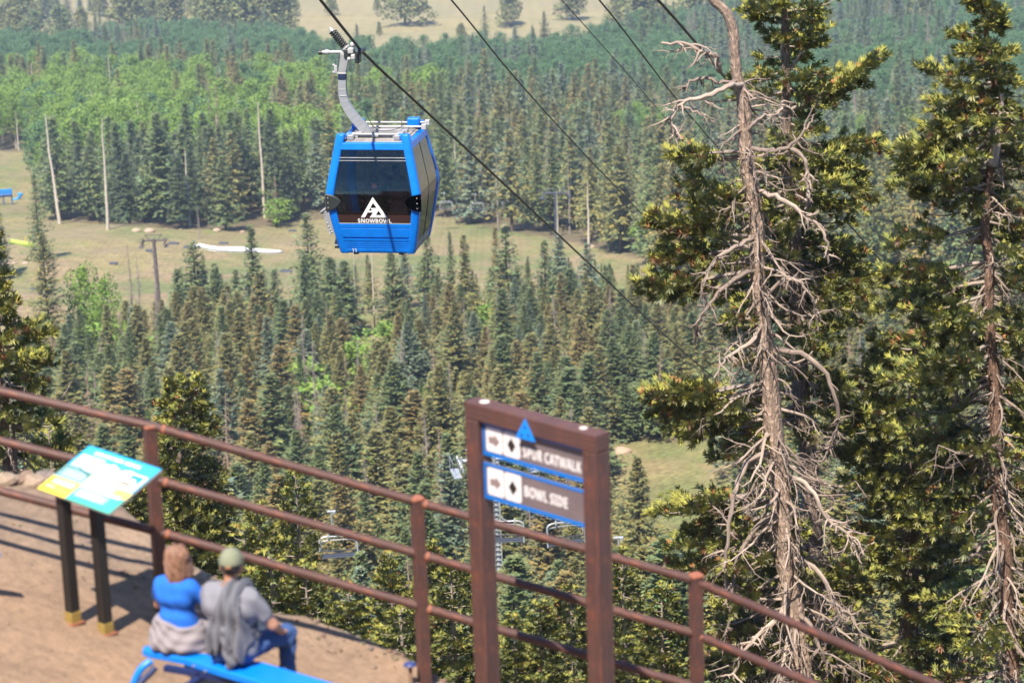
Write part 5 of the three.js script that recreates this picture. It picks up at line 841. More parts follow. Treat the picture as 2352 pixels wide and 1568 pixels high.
  for (let i = 0; i <= 90; i++) { const a = (i / 90) * 9 * 6.283; coil.push(sa.clone().lerp(sb, i / 90).addScaledVector(sx, Math.cos(a) * 0.075).addScaledVector(sy, Math.sin(a) * 0.075)); }
  mesh('spring', [new THREE.TubeGeometry(new THREE.CatmullRomCurve3(coil), 360, 0.019, 6), cyl(sa, sb, 0.05, 10)], BR.black, grip);
  mesh('spring_cap', [cyl(sb, sb.clone().addScaledVector(sd, 0.1), 0.055, 12, 0.03), cyl(sa, sa.clone().addScaledVector(sd, 0.04), 0.1, 14)], BR.pale, grip);
  mesh('grip_jaw', [box(0.13, 0.13, 0.16, -0.55, 3.03, 0.09, 0.03), box(0.1, 0.12, 0.12, -0.5, 2.9, 0.12, 0.03), at(new THREE.SphereGeometry(0.06, 10, 8), -0.52, 3.15, 0.05), at(new THREE.SphereGeometry(0.045, 10, 8), -0.6, 2.85, 0.11)], BR.pale, grip);
}
// ropes: each sags a little between the points it passes
const ropeMat = std([0.05, 0.036, 0.026], 0.6, { metalness: 0.3 });
function rope(name, label, pts, r, sides = 8) { const a = pts[0], o = mesh(name, tubeGeo(pts.map((p) => p.clone().sub(a)), r, sides), ropeMat); o.position.copy(a); return tag(o, label, 'cable', undefined); }
const gripAt = V(-0.36, 3.02, 0).applyAxisAngle(V(0, 1, 0), gYaw).add(gPos);
const far1 = P(1335, 588, 84), near1 = P(736, 0, 51.3);
rope('haul_rope', 'thick dark steel rope that carries the blue gondola', [near1.clone().lerp(gripAt, -6), near1.clone().lerp(gripAt, -2), near1, near1.clone().lerp(gripAt, 0.6), gripAt, gripAt.clone().lerp(far1, 0.2), far1, P(1530, 772, 108), P(1640, 868, 125), P(1760, 968, 150)], 0.031, 10);
rope('haul_rope', 'thick return rope of the gondola, the rightmost cable behind the bare pine', [P(1360, -150, 47), P(1512, 0, 52), P(1655, 165, 60), P(1760, 290, 67), P(1932, 492, 82), P(2030, 606, 93), P(2120, 705, 105)], 0.03, 8);
rope('steel_cable', 'thin cable just right of the gondola, second from the haul rope', [P(930, -120, 56), P(1037, 0, 60), P(1180, 175, 70), P(1320, 330, 80), P(1478, 495, 96), P(1572, 600, 108), P(1700, 735, 126)], 0.021, 7);
rope('steel_cable', 'thinnest cable between the two middle ones', [P(1170, -130, 66), P(1290, 0, 70), P(1420, 145, 78), P(1545, 290, 88), P(1640, 400, 98), P(1750, 520, 112)], 0.014, 6);
rope('steel_cable', 'medium cable left of the thick return rope', [P(1260, -130, 58), P(1377, 0, 62), P(1470, 118, 69), P(1560, 235, 77), P(1680, 375, 90), P(1850, 580, 112), P(2040, 795, 140)], 0.022, 7);
rope('steel_cable', 'faint lower cable between the near pines', [P(1850, 600, 100), P(1960, 720, 118), P(2045, 796, 135), P(2160, 920, 160)], 0.018, 6);
// ---------------------------------------------------------------- people
function sdfMesh(f, lo, hi, cell) {                          // surface nets over a distance field
  const n = [0, 1, 2].map((k) => Math.ceil((hi[k] - lo[k]) / cell) + 2), [nx, ny, nz] = n, val = new Float32Array(nx * ny * nz), at3 = (i, j, k) => (k * ny + j) * nx + i;
  for (let k = 0; k < nz; k++) for (let j = 0; j < ny; j++) for (let i = 0; i < nx; i++) val[at3(i, j, k)] = f(lo[0] + i * cell, lo[1] + j * cell, lo[2] + k * cell);
  const id = new Int32Array(nx * ny * nz).fill(-1), pos = [], idx = [];
  for (let k = 0; k + 1 < nz; k++) for (let j = 0; j + 1 < ny; j++) for (let i = 0; i + 1 < nx; i++) {
    let x = 0, y = 0, z = 0, c = 0; const v = (a, b, e) => val[at3(i + a, j + b, k + e)];
    const edge = (a, b) => { const p = v(...a), q = v(...b); if (p < 0 !== q < 0) { const t = p / (p - q); x += lerp(a[0], b[0], t); y += lerp(a[1], b[1], t); z += lerp(a[2], b[2], t); c++; } };
    for (const a of [0, 1]) for (const b of [0, 1]) { edge([0, a, b], [1, a, b]); edge([a, 0, b], [a, 1, b]); edge([a, b, 0], [a, b, 1]); }
    if (c) { id[at3(i, j, k)] = pos.length / 3; pos.push(lo[0] + (i + x / c) * cell, lo[1] + (j + y / c) * cell, lo[2] + (k + z / c) * cell); }
  }
  const quad = (a, b, c, d, flip) => { if (a < 0 || b < 0 || c < 0 || d < 0) return; flip ? idx.push(a, c, b, a, d, c) : idx.push(a, b, c, a, c, d); };
  for (let k = 1; k + 1 < nz; k++) for (let j = 1; j + 1 < ny; j++) for (let i = 1; i + 1 < nx; i++) {
    const s = val[at3(i, j, k)] < 0;
    if (s !== val[at3(i + 1, j, k)] < 0) quad(id[at3(i, j - 1, k - 1)], id[at3(i, j, k - 1)], id[at3(i, j, k)], id[at3(i, j - 1, k)], !s);
    if (s !== val[at3(i, j + 1, k)] < 0) quad(id[at3(i - 1, j, k - 1)], id[at3(i - 1, j, k)], id[at3(i, j, k)], id[at3(i, j, k - 1)], !s);
    if (s !== val[at3(i, j, k + 1)] < 0) quad(id[at3(i - 1, j - 1, k)], id[at3(i, j - 1, k)], id[at3(i, j, k)], id[at3(i - 1, j, k)], !s);
  }
  const g = new THREE.BufferGeometry(); g.setAttribute('position', new THREE.Float32BufferAttribute(pos, 3)); g.setIndex(idx); g.computeVertexNormals();
  g.setAttribute('uv', new THREE.Float32BufferAttribute(pos.flatMap((_, i) => (i % 3 ? [] : [(pos[i] + pos[i + 2]) * 3, pos[i + 1] * 3])), 2)); return g;
}
const cap = (a, b, ra, rb = ra) => { const bx = b[0] - a[0], by = b[1] - a[1], bz = b[2] - a[2], l2 = bx * bx + by * by + bz * bz || 1e-9; return (x, y, z) => { const px = x - a[0], py = y - a[1], pz = z - a[2], t = clamp((px * bx + py * by + pz * bz) / l2); return Math.hypot(px - bx * t, py - by * t, pz - bz * t) - lerp(ra, rb, t); }; };
const ell = (c, r) => { const m = Math.min(...r); return (x, y, z) => (Math.hypot((x - c[0]) / r[0], (y - c[1]) / r[1], (z - c[2]) / r[2]) - 1) * m; };
const smin = (a, b, k) => { const h = Math.max(k - Math.abs(a - b), 0) / k; return Math.min(a, b) - h * h * k * 0.25; };
const blend = (k, list) => (x, y, z) => { let d = list[0](x, y, z); for (let i = 1; i < list.length; i++) d = smin(d, list[i](x, y, z), k); return d; };
function fingers(wrist, dir, up, side, s = 1) {              // a palm, four unequal bent fingers and a thumb from its side
  const v = (o, ...m) => { const q = o.slice(); m.forEach(([d, l]) => { for (let k = 0; k < 3; k++) q[k] += d[k] * l * s; }); return q; }, list = [], palm = v(wrist, [dir, 0.085]);
  list.push(cap(v(wrist, [side, 0.02]), v(palm, [side, 0.028]), 0.018 * s, 0.014 * s), cap(v(wrist, [side, -0.018]), v(palm, [side, -0.028]), 0.018 * s, 0.014 * s), cap(wrist, palm, 0.02 * s, 0.016 * s));
  [[-0.034, 0.06], [-0.012, 0.072], [0.011, 0.067], [0.033, 0.05]].forEach(([o, l]) => { const a = v(palm, [side, o]), b = v(a, [dir, l * 0.5], [up, -0.006], [side, o * 0.15]), c = v(b, [dir, l * 0.42], [up, -0.03]); list.push(cap(a, b, 0.0095 * s, 0.0085 * s), cap(b, c, 0.0085 * s, 0.007 * s)); });
  const t0 = v(wrist, [dir, 0.03], [side, 0.03]), t1 = v(t0, [dir, 0.03], [side, 0.03], [up, -0.008]), t2 = v(t1, [dir, 0.032], [side, 0.004], [up, -0.012]); list.push(cap(t0, t1, 0.012 * s, 0.01 * s), cap(t1, t2, 0.01 * s, 0.008 * s));
  return blend(0.012, list);
}
const SKIN = phys([0.50, 0.26, 0.17], 0.55, { map: TEX.paint }), cloth = (c) => std(c, 0.95, { map: TEX.cloth });
const SLIM = { sh: 0.165, ch: 0.105, wa: 0.1, pe: 0.125, arm: 0.042 }, BROAD = { sh: 0.195, ch: 0.128, wa: 0.128, pe: 0.135, arm: 0.05 };
function person({ label, pos, yaw, build, s = 1, skin = SKIN, shirt, trousers, shoes, hair, hairMat, capMat, extra, cell = 0.012, turn = 0, knees = 0.1, foot = -0.4, group }) {
  const o = thing('person', label, 'person', pos, yaw, group), B = build; o.scale.setScalar(s);
  const chest = blend(0.06, [cap([-B.sh + 0.1, 0.45, 0], [B.sh - 0.1, 0.45, 0], B.ch), cap([-B.sh + 0.06, 0.535, 0], [B.sh - 0.06, 0.535, 0], 0.068), cap([-0.05, 0.25, 0.01], [0.05, 0.25, 0.01], B.wa), cap([-0.075, 0.115, 0.01], [0.075, 0.115, 0.01], B.pe - 0.01)]);
  const arm = (k) => ({ sh: [k * B.sh, 0.535, -0.005], el: k > 0 ? [0.30, 0.29, -0.11] : [-0.27, 0.285, -0.14], wr: k > 0 ? [0.235, 0.135, -0.34] : [-0.1, 0.15, -0.36] });
  const A = [arm(-1), arm(1)], upper = A.map((a) => cap(a.sh, a.el, B.arm * 1.08, B.arm * 0.8)), lower = A.map((a) => cap(a.el, a.wr, B.arm * 0.82, B.arm * 0.52));
  const leg = (k) => ({ hip: [k * 0.09, 0.1, -0.03], kn: [k * (0.13 + knees * 0.6), 0.075, -0.45], an: [k * (0.12 + knees * 0.7), foot + 0.07, -0.40], toe: [k * (0.13 + knees * 0.9), foot + 0.03, -0.57] });
  const L = [leg(-1), leg(1)], thigh = L.map((l) => cap(l.hip, l.kn, 0.085, 0.06)), shin = L.map((l) => cap(l.kn, l.an, 0.058, 0.038)), feet = L.map((l) => cap(l.an, l.toe, 0.042, 0.036));
  const ct = Math.cos(turn), st = Math.sin(turn), HC = [0, 0.755, -0.045], local = (f) => (x, y, z) => { const a = x - HC[0], b = z - HC[2]; return f(a * ct + b * st, y - HC[1], -a * st + b * ct); };
  const skull = blend(0.03, [ell([0, 0.03, 0.01], [0.076, 0.098, 0.094]), ell([0, -0.045, -0.025], [0.056, 0.068, 0.066]), cap([0, 0.0, -0.09], [0, -0.028, -0.108], 0.011, 0.014), ell([-0.079, -0.01, 0.005], [0.012, 0.032, 0.02]), ell([0.079, -0.01, 0.005], [0.012, 0.032, 0.02]), cap([-0.022, -0.062, -0.083], [0.022, -0.062, -0.083], 0.008)]);
  const eyes = (x, y, z) => Math.min(Math.hypot(x - 0.031, y - 0.008, z + 0.09) - 0.011, Math.hypot(x + 0.031, y - 0.008, z + 0.09) - 0.011);
  const head = local((x, y, z) => Math.max(skull(x, y, z), -eyes(x, y, z))), neck = cap([0, 0.56, 0], [0, 0.7, -0.03], 0.055, 0.05);
  const whole = blend(0.03, [chest, ...upper, ...lower, ...thigh, ...shin, ...feet, neck]);
  const geos = [sdfMesh(whole, [-0.42, foot - 0.03, -0.66], [0.42, 0.74, 0.2], cell), sdfMesh(blend(0.02, [head, neck]), [-0.13, 0.6, -0.19], [0.13, 0.92, 0.09], cell * 0.55)];
  A.forEach((a, k) => { const d = V(...a.wr).sub(V(...a.el)).normalize(); d.y *= 0.5; d.normalize(); const up = V(0, 1, 0), sd = up.clone().cross(d).multiplyScalar(k ? 1 : -1).normalize(); up.crossVectors(d, sd).normalize(); if (up.y < 0) up.negate(); const f = fingers(a.wr, d.toArray(), up.toArray(), sd.toArray()); geos.push(sdfMesh(f, a.wr.map((q) => q - 0.21), a.wr.map((q) => q + 0.21), cell * 0.42)); });
  mesh('body', geos, skin, o);
  mesh('eyes', sdfMesh(local((x, y, z) => Math.min(Math.hypot(x - 0.031, y - 0.008, z + 0.086) - 0.0105, Math.hypot(x + 0.031, y - 0.008, z + 0.086) - 0.0105)), [-0.13, 0.72, -0.17], [0.13, 0.8, 0.06], 0.004), std([0.05, 0.035, 0.03], 0.3), o);
  const sleeves = A.map((a) => cap(a.sh, a.el.map((q, i) => lerp(a.sh[i], q, 0.62)), B.arm * 1.28, B.arm * 1.22));
  const wrinkle = (x, y, z) => 0.004 * Math.sin(y * 42 + x * 16 + 3 * Math.sin(z * 20 + x * 9)) + 0.003 * Math.sin(x * 55 + y * 20);
  const top = blend(0.035, [(x, y, z) => chest(x, y, z) - 0.016, ...sleeves]);
  mesh('shirt', sdfMesh((x, y, z) => Math.max(top(x, y, z) - wrinkle(x, y, z), 0.075 - y, -(Math.hypot(x, y - 0.665, z + 0.02) - 0.088)), [-0.42, 0.04, -0.3], [0.42, 0.68, 0.22], cell * 0.85), shirt, o);
  const low = blend(0.03, [cap([-0.075, 0.115, 0.01], [0.075, 0.115, 0.01], B.pe), ...thigh.map((f) => (x, y, z) => f(x, y, z) - 0.014), ...L.map((l) => cap(l.kn, l.an.map((q, i) => lerp(l.kn[i], q, 0.93)), 0.07, 0.058))]);
  mesh('trousers', sdfMesh((x, y, z) => Math.max(low(x, y, z) - wrinkle(x, y * 1.5, z) * 1.3, y - 0.165, 0.004 - y - (z < -0.3 ? 9 : 0)), [-0.42, foot - 0.02, -0.6], [0.42, 0.2, 0.2], cell * 0.85), trousers, o);
  mesh('shoes', sdfMesh(blend(0.02, feet.map((f) => (x, y, z) => f(x, y, z) - 0.012)), [-0.4, foot - 0.06, -0.7], [0.4, foot + 0.13, -0.3], cell * 0.8), shoes ?? std([0.06, 0.05, 0.05], 0.7), o);
  const sk = local((x, y, z) => ell([0, 0.032, 0.012], [0.084, 0.104, 0.101])(x, y, z));
  if (hair === 'long') { const h = blend(0.05, [sk, local(ell([0, -0.05, 0.05], [0.09, 0.125, 0.06])), local(ell([-0.05, -0.095, 0.035], [0.046, 0.115, 0.055])), local(ell([0.055, -0.105, 0.03], [0.05, 0.13, 0.058])), local(ell([0.07, -0.16, 0.0], [0.035, 0.09, 0.04]))]); const hm = mesh('hair', sdfMesh((x, y, z) => Math.max(h(x, y, z) - 0.008 * Math.sin(x * 85 + 4 * Math.sin(y * 17 + z * 9)) - 0.006 * Math.sin(x * 190 + y * 45 + z * 60), local((a, b, c) => -c - 0.062 + (b > 0.05 ? -(b - 0.05) * 0.8 : 0))(x, y, z)), [-0.2, 0.42, -0.2], [0.2, 0.92, 0.16], 0.007), hairMat, o);
    const B2 = new Buf(), r = rng(19); for (let i = 0; i < 190; i++) { const a = -0.35 + (i / 190) * 3.85, e0 = 0.25 + 1.2 * r(), pts = [], ph = r() * 6; for (let k = 0; k <= 9; k++) { const t = k / 9, th = Math.min(1.75, e0 + t * 1.9), rr = 1.03 + 0.06 * r(), y = Math.cos(th) * 0.108 * rr + 0.03 - Math.max(0, t - 0.45) * (0.3 + 0.12 * Math.sin(ph)), w = 0.01 * Math.sin(t * 9 + ph); const x = Math.cos(a) * Math.sin(th) * 0.09 * rr + w, z = Math.sin(a) * Math.sin(th) * 0.104 * rr + 0.012 + w * 0.5; pts.push(V(x * ct - z * st + HC[0], y + HC[1], x * st + z * ct + HC[2])); } const c = 0.65 + 0.9 * r(); B2.tube(pts, pts.map((_, k) => 0.0065 * (1 - 0.07 * k)), 4, [c, c * (0.9 + 0.2 * r()), c * (0.85 + 0.3 * r())]); }
    const sm = hairMat.clone(); sm.vertexColors = true; mesh('hair_strands', B2.geo(), sm, hm).userData.kind = 'stuff'; }
  else mesh('hair', sdfMesh((x, y, z) => Math.max(sk(x, y, z) + 0.002 - 0.002 * Math.sin(x * 200) * Math.sin(y * 170), local((a, b, c) => Math.max(-0.075 - b, (b > 0.045 ? -0.08 : 0.0) - c - 0.01))(x, y, z)), [-0.14, 0.62, -0.2], [0.14, 0.93, 0.12], 0.006), hairMat, o);
  if (capMat) {
    const dome = local((x, y, z) => Math.max(ell([0, 0.038, 0.008], [0.094, 0.112, 0.112])(x, y, z), 0.022 + z * 0.12 - y)), brim = local((x, y, z) => Math.max(Math.abs(y - 0.035 + (x * x) * 2.2 + (z + 0.1) * -0.12) - 0.005, Math.hypot(x / 0.078, (z + 0.09) / 0.105) * 0.08 - 0.08, z + 0.06));
    const c = mesh('cap', [sdfMesh(dome, [-0.14, 0.74, -0.2], [0.14, 0.94, 0.12], 0.006), sdfMesh(brim, [-0.22, 0.72, -0.28], [0.22, 0.86, 0.1], 0.005)], capMat, o);
    mesh('cap_gap', sdfMesh(local((x, y, z) => ell([0, 0.03, 0.118], [0.026, 0.015, 0.012])(x, y, z)), [-0.12, 0.74, 0.0], [0.12, 0.84, 0.14], 0.004), std([0.24, 0.12, 0.06], 0.8), c);
  }
  extra?.(o, { chest, top, low, cell }); return o;
}
const onLevel = (px, py, y) => { const r = ray(px, py); return EYE.clone().addScaledVector(r, (y - EYE.y) / r.y); };
const seatY = benchA.y + 0.016, soft = cloth([0.135, 0.145, 0.18]);
person({ label: 'person in a green grey cap sitting on the blue bench, grey top over one shoulder', pos: onLevel(538, 1514, seatY), yaw: benchYaw, build: BROAD, s: 0.93, shirt: cloth([0.2, 0.21, 0.255]), trousers: cloth([0.03, 0.085, 0.25]), hairMat: std([0.035, 0.03, 0.032], 0.8), capMat: cloth([0.2, 0.225, 0.155]), turn: -0.35, knees: 0.14, foot: -0.46,
  extra: (o, { top }) => {
    const edge = (x) => 0.16 + 0.06 * Math.sin(x * 31 + 1) + 0.05 * Math.sin(x * 67) - 0.35 * Math.max(0, x - 0.0), fold = (x, y) => 0.016 * Math.sin((x + (0.62 - y) * 0.12) * 70) + 0.008 * Math.sin(x * 151 + 2 + y * 9);
    mesh('draped_top', sdfMesh((x, y, z) => { const d = top(x, y, z), t = clamp((0.62 - y) / 0.45), l = lerp(0.0, -0.15, t), r2 = lerp(0.15, 0.22, t); return Math.max(d - 0.038 - fold(x, y), 0.006 - d, l - x, x - r2, edge(x) - y, -z - 0.06 - (y > 0.5 ? 0.09 : 0)); }, [-0.24, 0.0, -0.2], [0.3, 0.7, 0.26], 0.009), soft, o);
    mesh('hanging_sleeve', sdfMesh((x, y, z) => cap([0.03, 0.3, 0.165], [0.07, 0.04, 0.16], 0.035, 0.045)(x, y, z) - 0.008 * Math.sin(y * 60 + x * 40), [-0.08, -0.04, 0.06], [0.2, 0.36, 0.26], 0.009), soft, o);
  } });
person({ label: 'person with reddish brown hair and bright blue shirt sitting on the blue bench', pos: onLevel(413, 1481, seatY), yaw: benchYaw + 0.05, build: SLIM, s: 0.86, shirt: cloth([0.008, 0.14, 0.66]), trousers: cloth([0.06, 0.06, 0.08]), hair: 'long', hairMat: std([0.2, 0.108, 0.072], 0.6), turn: -0.7, knees: 0.05, foot: -0.49,
  extra: (o, { top, low }) => {
    mesh('waist_wrap', sdfMesh((x, y, z) => { const d = Math.min(top(x, y, z), low(x, y, z)); return Math.max(d - 0.034 - 0.0045 * Math.sin(y * 70 + x * 26 + 3 * Math.sin(x * 11 + z * 6)) - 0.006 * Math.sin(y * 31 - x * 40) - 0.05 * smooth(0.2, 0.0, y), y - 0.245 + 0.03 * Math.sin(x * 12), 0.003 - y, -z - 0.16); }, [-0.32, -0.02, -0.3], [0.32, 0.3, 0.32], 0.009), cloth([0.27, 0.25, 0.28]), o);
  } });
{ const p = onLevel(600, 1440, seatY + 0.14), c = mesh('paper_bowl', new THREE.LatheGeometry([[0, 0], [0.045, 0], [0.07, 0.05], [0.074, 0.05], [0.05, -0.004], [0, -0.004]].map(([x, y]) => new THREE.Vector2(x, y)), 18), std([0.78, 0.72, 0.6], 0.7)); c.position.copy(p); c.rotation.x = 0.5; tag(c, 'small pale paper bowl beside the arm of the person in the cap', 'bowl'); }
// passengers behind the dark glass
const inCabin = (x, y, z) => V(x, y, z).applyAxisAngle(V(0, 1, 0), gYaw).add(gPos), darkHair = std([0.03, 0.022, 0.02], 0.6), rider = 'people riding inside the gondola';
person({ label: 'person with short dark hair riding in the middle of the gondola window, back turned', pos: inCabin(-0.06, -0.49, 0.6), yaw: gYaw, build: BROAD, s: 1.06, shirt: cloth([0.03, 0.035, 0.05]), trousers: cloth([0.04, 0.04, 0.06]), hairMat: darkHair, cell: 0.016, foot: -0.42, group: rider });
person({ label: 'person with long dark hair riding at the right of the gondola window, back turned', pos: inCabin(0.46, -0.49, 0.6), yaw: gYaw, build: SLIM, s: 1.04, shirt: cloth([0.05, 0.03, 0.04]), trousers: cloth([0.04, 0.04, 0.06]), hair: 'long', hairMat: darkHair, cell: 0.016, foot: -0.42, group: rider });
person({ label: 'person facing outward on the far seat of the gondola, between the other two', pos: inCabin(0.16, -0.49, -0.6), yaw: gYaw + Math.PI, build: SLIM, s: 1.03, shirt: cloth([0.1, 0.04, 0.04]), trousers: cloth([0.04, 0.04, 0.06]), hairMat: darkHair, cell: 0.016, foot: -0.42, group: rider });
// ---------------------------------------------------------------- chairlifts, mast and what lies on the clearing
const galv = std([0.4, 0.45, 0.49], 0.4, { metalness: 0.35 }), palePipe = std([0.46, 0.51, 0.54], 0.35, { metalness: 0.25 }), slateMat = std([0.05, 0.06, 0.08], 0.6);
let chair0 = null;
function chair(px, py, d, yaw, label, group) {
  const top = P(px, py, d);
  if (!chair0) {
    const o = chair0 = thing('lift_chair', label, 'chairlift chair', top, yaw, group), w = 1.06;
    mesh('frame', [tubeGeo([V(-w, -1.3, 0.05), V(-w, -0.5, -0.02), V(-w + 0.03, -0.14, -0.04), V(-w + 0.24, -0.01, -0.05), V(0, 0, -0.05), V(w - 0.24, -0.01, -0.05), V(w - 0.03, -0.14, -0.04), V(w, -0.5, -0.02), V(w, -1.3, 0.05)], 0.042, 8)], palePipe, o);
    mesh('restraint_bar', [tubeGeo([V(-w + 0.08, -0.75, -0.1), V(-w + 0.1, -0.34, -0.14), V(-w + 0.2, -0.28, -0.14), V(w - 0.2, -0.28, -0.14), V(w - 0.1, -0.34, -0.14), V(w - 0.08, -0.75, -0.1)], 0.03, 6), ...[-0.55, 0.55].map((x) => cyl(V(x, 0.16, -0.05), V(x, -0.3, -0.12), 0.022, 6))], palePipe, o);
    mesh('hinges', [-0.55, 0.55].map((x) => box(0.09, 0.26, 0.09, x, 0.02, -0.05, 0.03)), palePipe, o);
    mesh('seat', [box(2 * w - 0.1, 0.07, 0.5, 0, -1.24, -0.2, 0.02)], slateMat, o); for (const y of [-1.0, -0.82]) mesh('back_slat', box(2 * w - 0.06, 0.09, 0.03, 0, y, 0.03, 0.01), slateMat, o);
    mesh('hanger_arm', tubeGeo([V(0.12, 0, -0.05), V(-0.1, 0.16, 0), V(-0.26, 0.45, 0.02), V(-0.3, 0.9, 0.02), V(-0.3, 1.5, 0.02)], 0.045, 8), galv, o); mesh('grip', [box(0.5, 0.1, 0.16, -0.3, 1.52, 0, 0.03), box(0.16, 0.2, 0.2, -0.16, 1.46, 0, 0.03)], galv, o);
    return o;
  }
  const o = chair0.clone(); o.name = numbered('lift_chair'); scene.add(o); o.position.copy(top); o.rotation.y = yaw; return tag(o, label, 'chairlift chair', group);
}
for (const [x, y, d, a, n] of [[776, 1232, 137, 0.1, 'empty quad chair hanging in front of the forest, in the middle of the railing bay'], [1160, 1198, 141, 0.0, 'empty chair half hidden by the left post of the trail sign'], [1300, 1200, 132, 0.25, 'empty chair under the trail boards beside the right sign post'], [938, 1244, 172, 0.1, 'chair behind the middle railing post'], [505, 1228, 160, 0.3, 'chair seen through branches above the cap'], [1436, 1300, 120, 0.1, 'chair right of the trail sign in the branches']]) chair(x, y, d, a, n);
for (const [x, y, n] of [[1024, 463, 'first faint chair from the gondola on the far lift'], [1096, 466, 'second faint chair from the gondola on the far lift'], [1168, 463, 'third faint chair on the far lift, before a dark gap'], [1244, 458, 'fourth faint chair on the far lift'], [1320, 458, 'fifth faint chair on the far lift, right of the far mast']]) chair(x, y, 428, 0.1, n);
function tower(name, label, top, foot, arm, mat, o2 = {}) {
  const o = thing(name, label, 'lift tower', foot, o2.yaw ?? 0), h = top.y - foot.y, dx = top.x - foot.x;
  mesh('mast', cyl(V(0, -0.5, 0), V(dx, h, 0), o2.r ?? 0.2, 14, (o2.r ?? 0.2) * 0.8), mat, o);
  mesh('cross_arm', [cyl(V(dx - arm, h - 0.2, 0), V(dx + arm, h - 0.2, 0), 0.13, 8), cyl(V(dx - arm * 0.8, h + 0.5, 0), V(dx, h - 0.6, 0), 0.06, 6), cyl(V(dx + arm * 0.8, h + 0.5, 0), V(dx, h - 0.6, 0), 0.06, 6), cyl(V(dx - arm * 0.85, h + 0.5, 0), V(dx + arm * 0.85, h + 0.5, 0), 0.05, 6)], mat, o);
  for (const s of [-1, 1]) { const m = mesh('wheel_train', [box(0.1, 0.22, 2.2, dx + s * arm, h - 0.5, 0, 0.03), box(0.12, 0.7, 0.16, dx + s * arm, h - 0.2, 0.3), box(0.5, 0.06, 1.8, dx + s * arm * 1.15, h - 0.95, 0)], mat, o); mesh('wheels', [-0.9, -0.3, 0.3, 0.9].map((z) => at(new THREE.CylinderGeometry(0.2, 0.2, 0.08, 12), dx + s * (arm + 0.1), h - 0.3, z, 0, 0, Math.PI / 2)), mat, m); mesh('catwalk_rail', [box(0.03, 0.9, 0.03, dx + s * arm * 1.28, h - 0.5, -0.8), box(0.03, 0.9, 0.03, dx + s * arm * 1.28, h - 0.5, 0.8), box(0.03, 0.03, 1.7, dx + s * arm * 1.28, h - 0.08, 0)], mat, m); }
  if (o2.ladder) { const rungs = []; for (let y = 0.5; y < h - 0.6; y += 0.32) rungs.push(box(0.42, 0.05, 0.06, dx * (y / h) + 0.02, y, 0.22)); mesh('ladder', [...rungs, box(0.05, h - 0.8, 0.05, dx * 0.5 - 0.2, h / 2, 0.22), box(0.05, h - 0.8, 0.05, dx * 0.5 + 0.22, h / 2, 0.22)], palePipe, o); }
  return o;
}
{ const t = P(1133, 1046, 148), f = V(t.x + 0.1, hillAt(t.x, 148), t.z); tower('lift_tower', 'grey steel chairlift tower with a ladder, behind the trail sign', t, f, 2.0, galv, { ladder: true, r: 0.2, yaw: 0.15 });
  const a = V(t.x - 1.95, t.y - 0.1, t.z), b = V(t.x + 1.95, t.y - 0.1, t.z);
  rope('haul_rope', 'thin rope of the near chairlift, left side of the grey tower', [P(776 - 11, 1166, 137), P(905, 1120, 141), a, P(1250, 930, 190)], 0.018, 6); rope('haul_rope', 'thin rope of the near chairlift, right side of the grey tower', [P(1290, 1131, 132), b, P(1330, 950, 190)], 0.018, 6); }
{ const f = onGround(1278, 545), t = P(1276, 440, -f.z); tower('lift_tower', 'slim dark blue mast of the far chairlift, at the edge of the far forest', t, f, 1.9, std([0.05, 0.065, 0.1], 0.7), { r: 0.26 }); }
{ const f = onGround(368, 735), t = P(352, 548, -f.z); const o = tower('lift_tower', 'dark brown mast with a cross arm standing alone on the clearing', t, f, 1.35, std([0.1, 0.085, 0.085], 0.8), { r: 0.26 }); }
const farBlue = std([0.01, 0.22, 0.6], 0.5), farNavy = std([0.01, 0.07, 0.25], 0.6);
{ const p = onGround(12, 470), k = 490 / FPX, o = thing('blue_ramp', 'bright blue wooden ramp on dark legs at the left picture edge of the far meadow', 'ramp', p, 0.2);
  mesh('deck', [box(42 * k, 1.4, 0.3, -3 * k, 30 * k, 0, 0.05)], farBlue, o); for (const x of [-18, -4, 16]) mesh('leg', box(3 * k, 25 * k, 0.4, x * k, 12 * k, 0), farNavy, o); mesh('brace', [cyl(V(-10 * k, 2, 0.3), V(16 * k, 24 * k, 0.3), 0.35, 6), cyl(V(-30 * k, 18 * k, 0.3), V(0, 26 * k, 0.3), 0.35, 6)], farNavy, o); }
{ const p = onGround(40, 458), k = 490 / FPX, o = thing('blue_rail', 'small bright blue bent rail in the grass beside the blue ramp', 'rail', p, 0.2);
  mesh('top_bar', box(12 * k, 0.35, 0.5, 6 * k, 14 * k, 0, 0.05), std([0.05, 0.35, 0.7], 0.5), o); mesh('side_bar', cyl(V(0, 2 * k, 0), V(11 * k, 14 * k, 0), 0.3, 8), farBlue, o); mesh('foot_bar', box(14 * k, 0.35, 0.5, -5 * k, 1.5 * k, 0, 0.05), std([0.05, 0.35, 0.7], 0.5), o); }
{ const a = onGround(26, 560), b = onGround(72, 568); a.y += 0.4; b.y += 0.4; const o = thing('lime_pipe', 'lime green rolled cover lying in the grass like a pipe', 'cover', a); const q = b.clone().sub(a);
  mesh('roll', cyl(V(), q, 0.42, 14), std([0.42, 0.6, 0.07], 0.6), o); mesh('yellow_flange', [at(new THREE.CylinderGeometry(0.6, 0.6, 0.15, 14), q.x, q.y, q.z, 0, 0, Math.PI / 2), box(0.12, 1.4, 0.12, q.x - 0.9, q.y + 0.8, q.z)], std([0.65, 0.5, 0.03], 0.5), o); mesh('dark_base', box(2.2, 0.2, 0.5, 0.9, -0.4, 0.2), std([0.06, 0.04, 0.06], 0.8), o); }
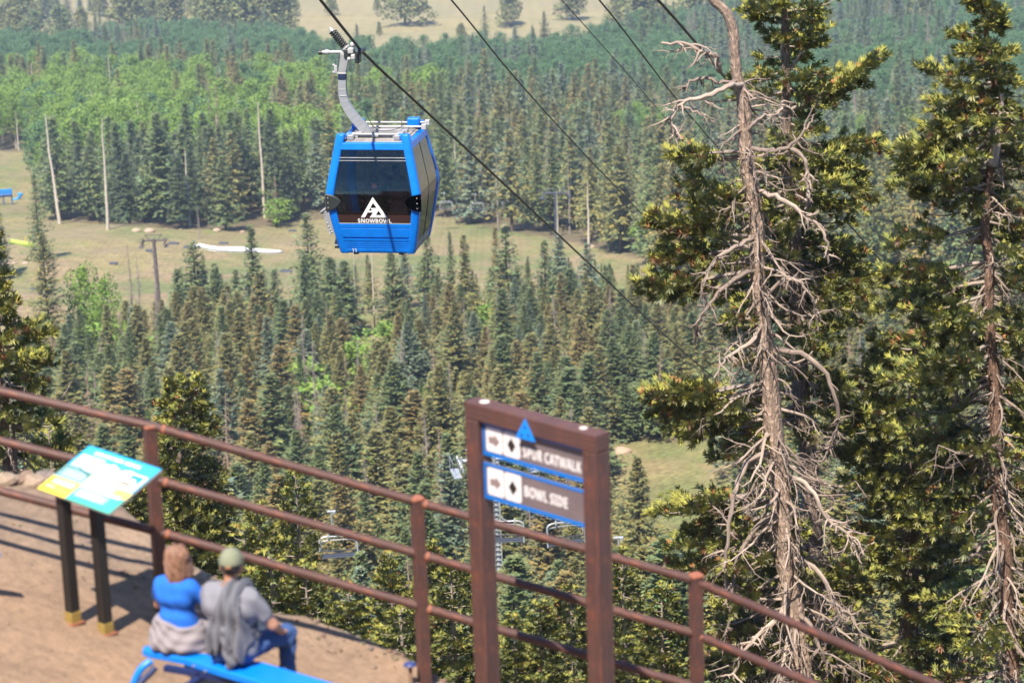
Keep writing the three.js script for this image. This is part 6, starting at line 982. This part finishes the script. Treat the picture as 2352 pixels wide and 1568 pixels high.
{ // the last strip of snow
  const up = [[438, 564], [455, 562], [480, 566], [505, 570], [530, 570], [555, 569], [585, 573], [615, 576], [640, 577], [651, 580]], dn = [[640, 583], [605, 582], [570, 580], [535, 579], [500, 577], [470, 572], [448, 569]];
  const ring = [...up, ...dn].map(([x, y], i) => onGround(x + (noise(i * 3.1, 2) - 0.5) * 6, y + (noise(i * 2.7, 8) - 0.5) * 2)), c = ring.reduce((s, p) => s.add(p), V()).multiplyScalar(1 / ring.length), pos = [], idx = [];
  ring.forEach((p) => { const q = p.clone().lerp(c, 0.03); pos.push(p.x, p.y - 0.1, p.z, q.x, groundAt(q.x, q.z) + 0.22, q.z); });
  const n = ring.length; for (let i = 0; i < n; i++) { const j = (i + 1) % n; idx.push(2 * i, 2 * j, 2 * i + 1, 2 * j, 2 * j + 1, 2 * i + 1); }
  for (let i = 0; i < 8; i++) { const a = 2 * i + 1, b = 2 * (i + 1) + 1, d = 2 * (n - 1 - Math.min(6, i)) + 1, e = 2 * (n - 1 - Math.min(6, i + 1)) + 1; idx.push(a, d, b, b, d, e); } idx.push(2 * 8 + 1, 2 * 10 + 1, 2 * 9 + 1);
  const g = new THREE.BufferGeometry(); g.setAttribute('position', new THREE.Float32BufferAttribute(pos, 3)); g.setIndex(idx); g.computeVertexNormals(); tag(mesh('snow_patch', g, std([0.82, 0.84, 0.88], 0.8)), 'long white strip of old snow lying on the clearing', 'snow'); }
for (const [x, y, w, n] of [[431, 569, 20, 'dark mat at the left end of the snow strip'], [513, 560, 20, 'dark mat just above the snow strip'], [260, 606, 18, 'dark mat alone on the grass left of the lift mast'], [342, 577, 16, 'dark mat at the foot of the mast arm'], [657, 624, 26, 'thin dark pole lying on the bare slope below the snow'], [77, 666, 16, 'dark mat near the left pine top'], [671, 531, 18, 'dark mat by the forest edge near the gondola'], [398, 560, 22, 'grey board lying right of the lift mast']])
  { const p = onGround(x, y), k = project(p)[2] / FPX, o = mesh('dark_mat', box(w * k, 0.22, 0.9, 0, 0.1, 0, 0.05), slateMat); o.position.copy(p); o.rotation.set(0.1, 0.25 - w * 0.02, -0.06); tag(o, n, 'mat'); }
renderer.render(scene, camera);
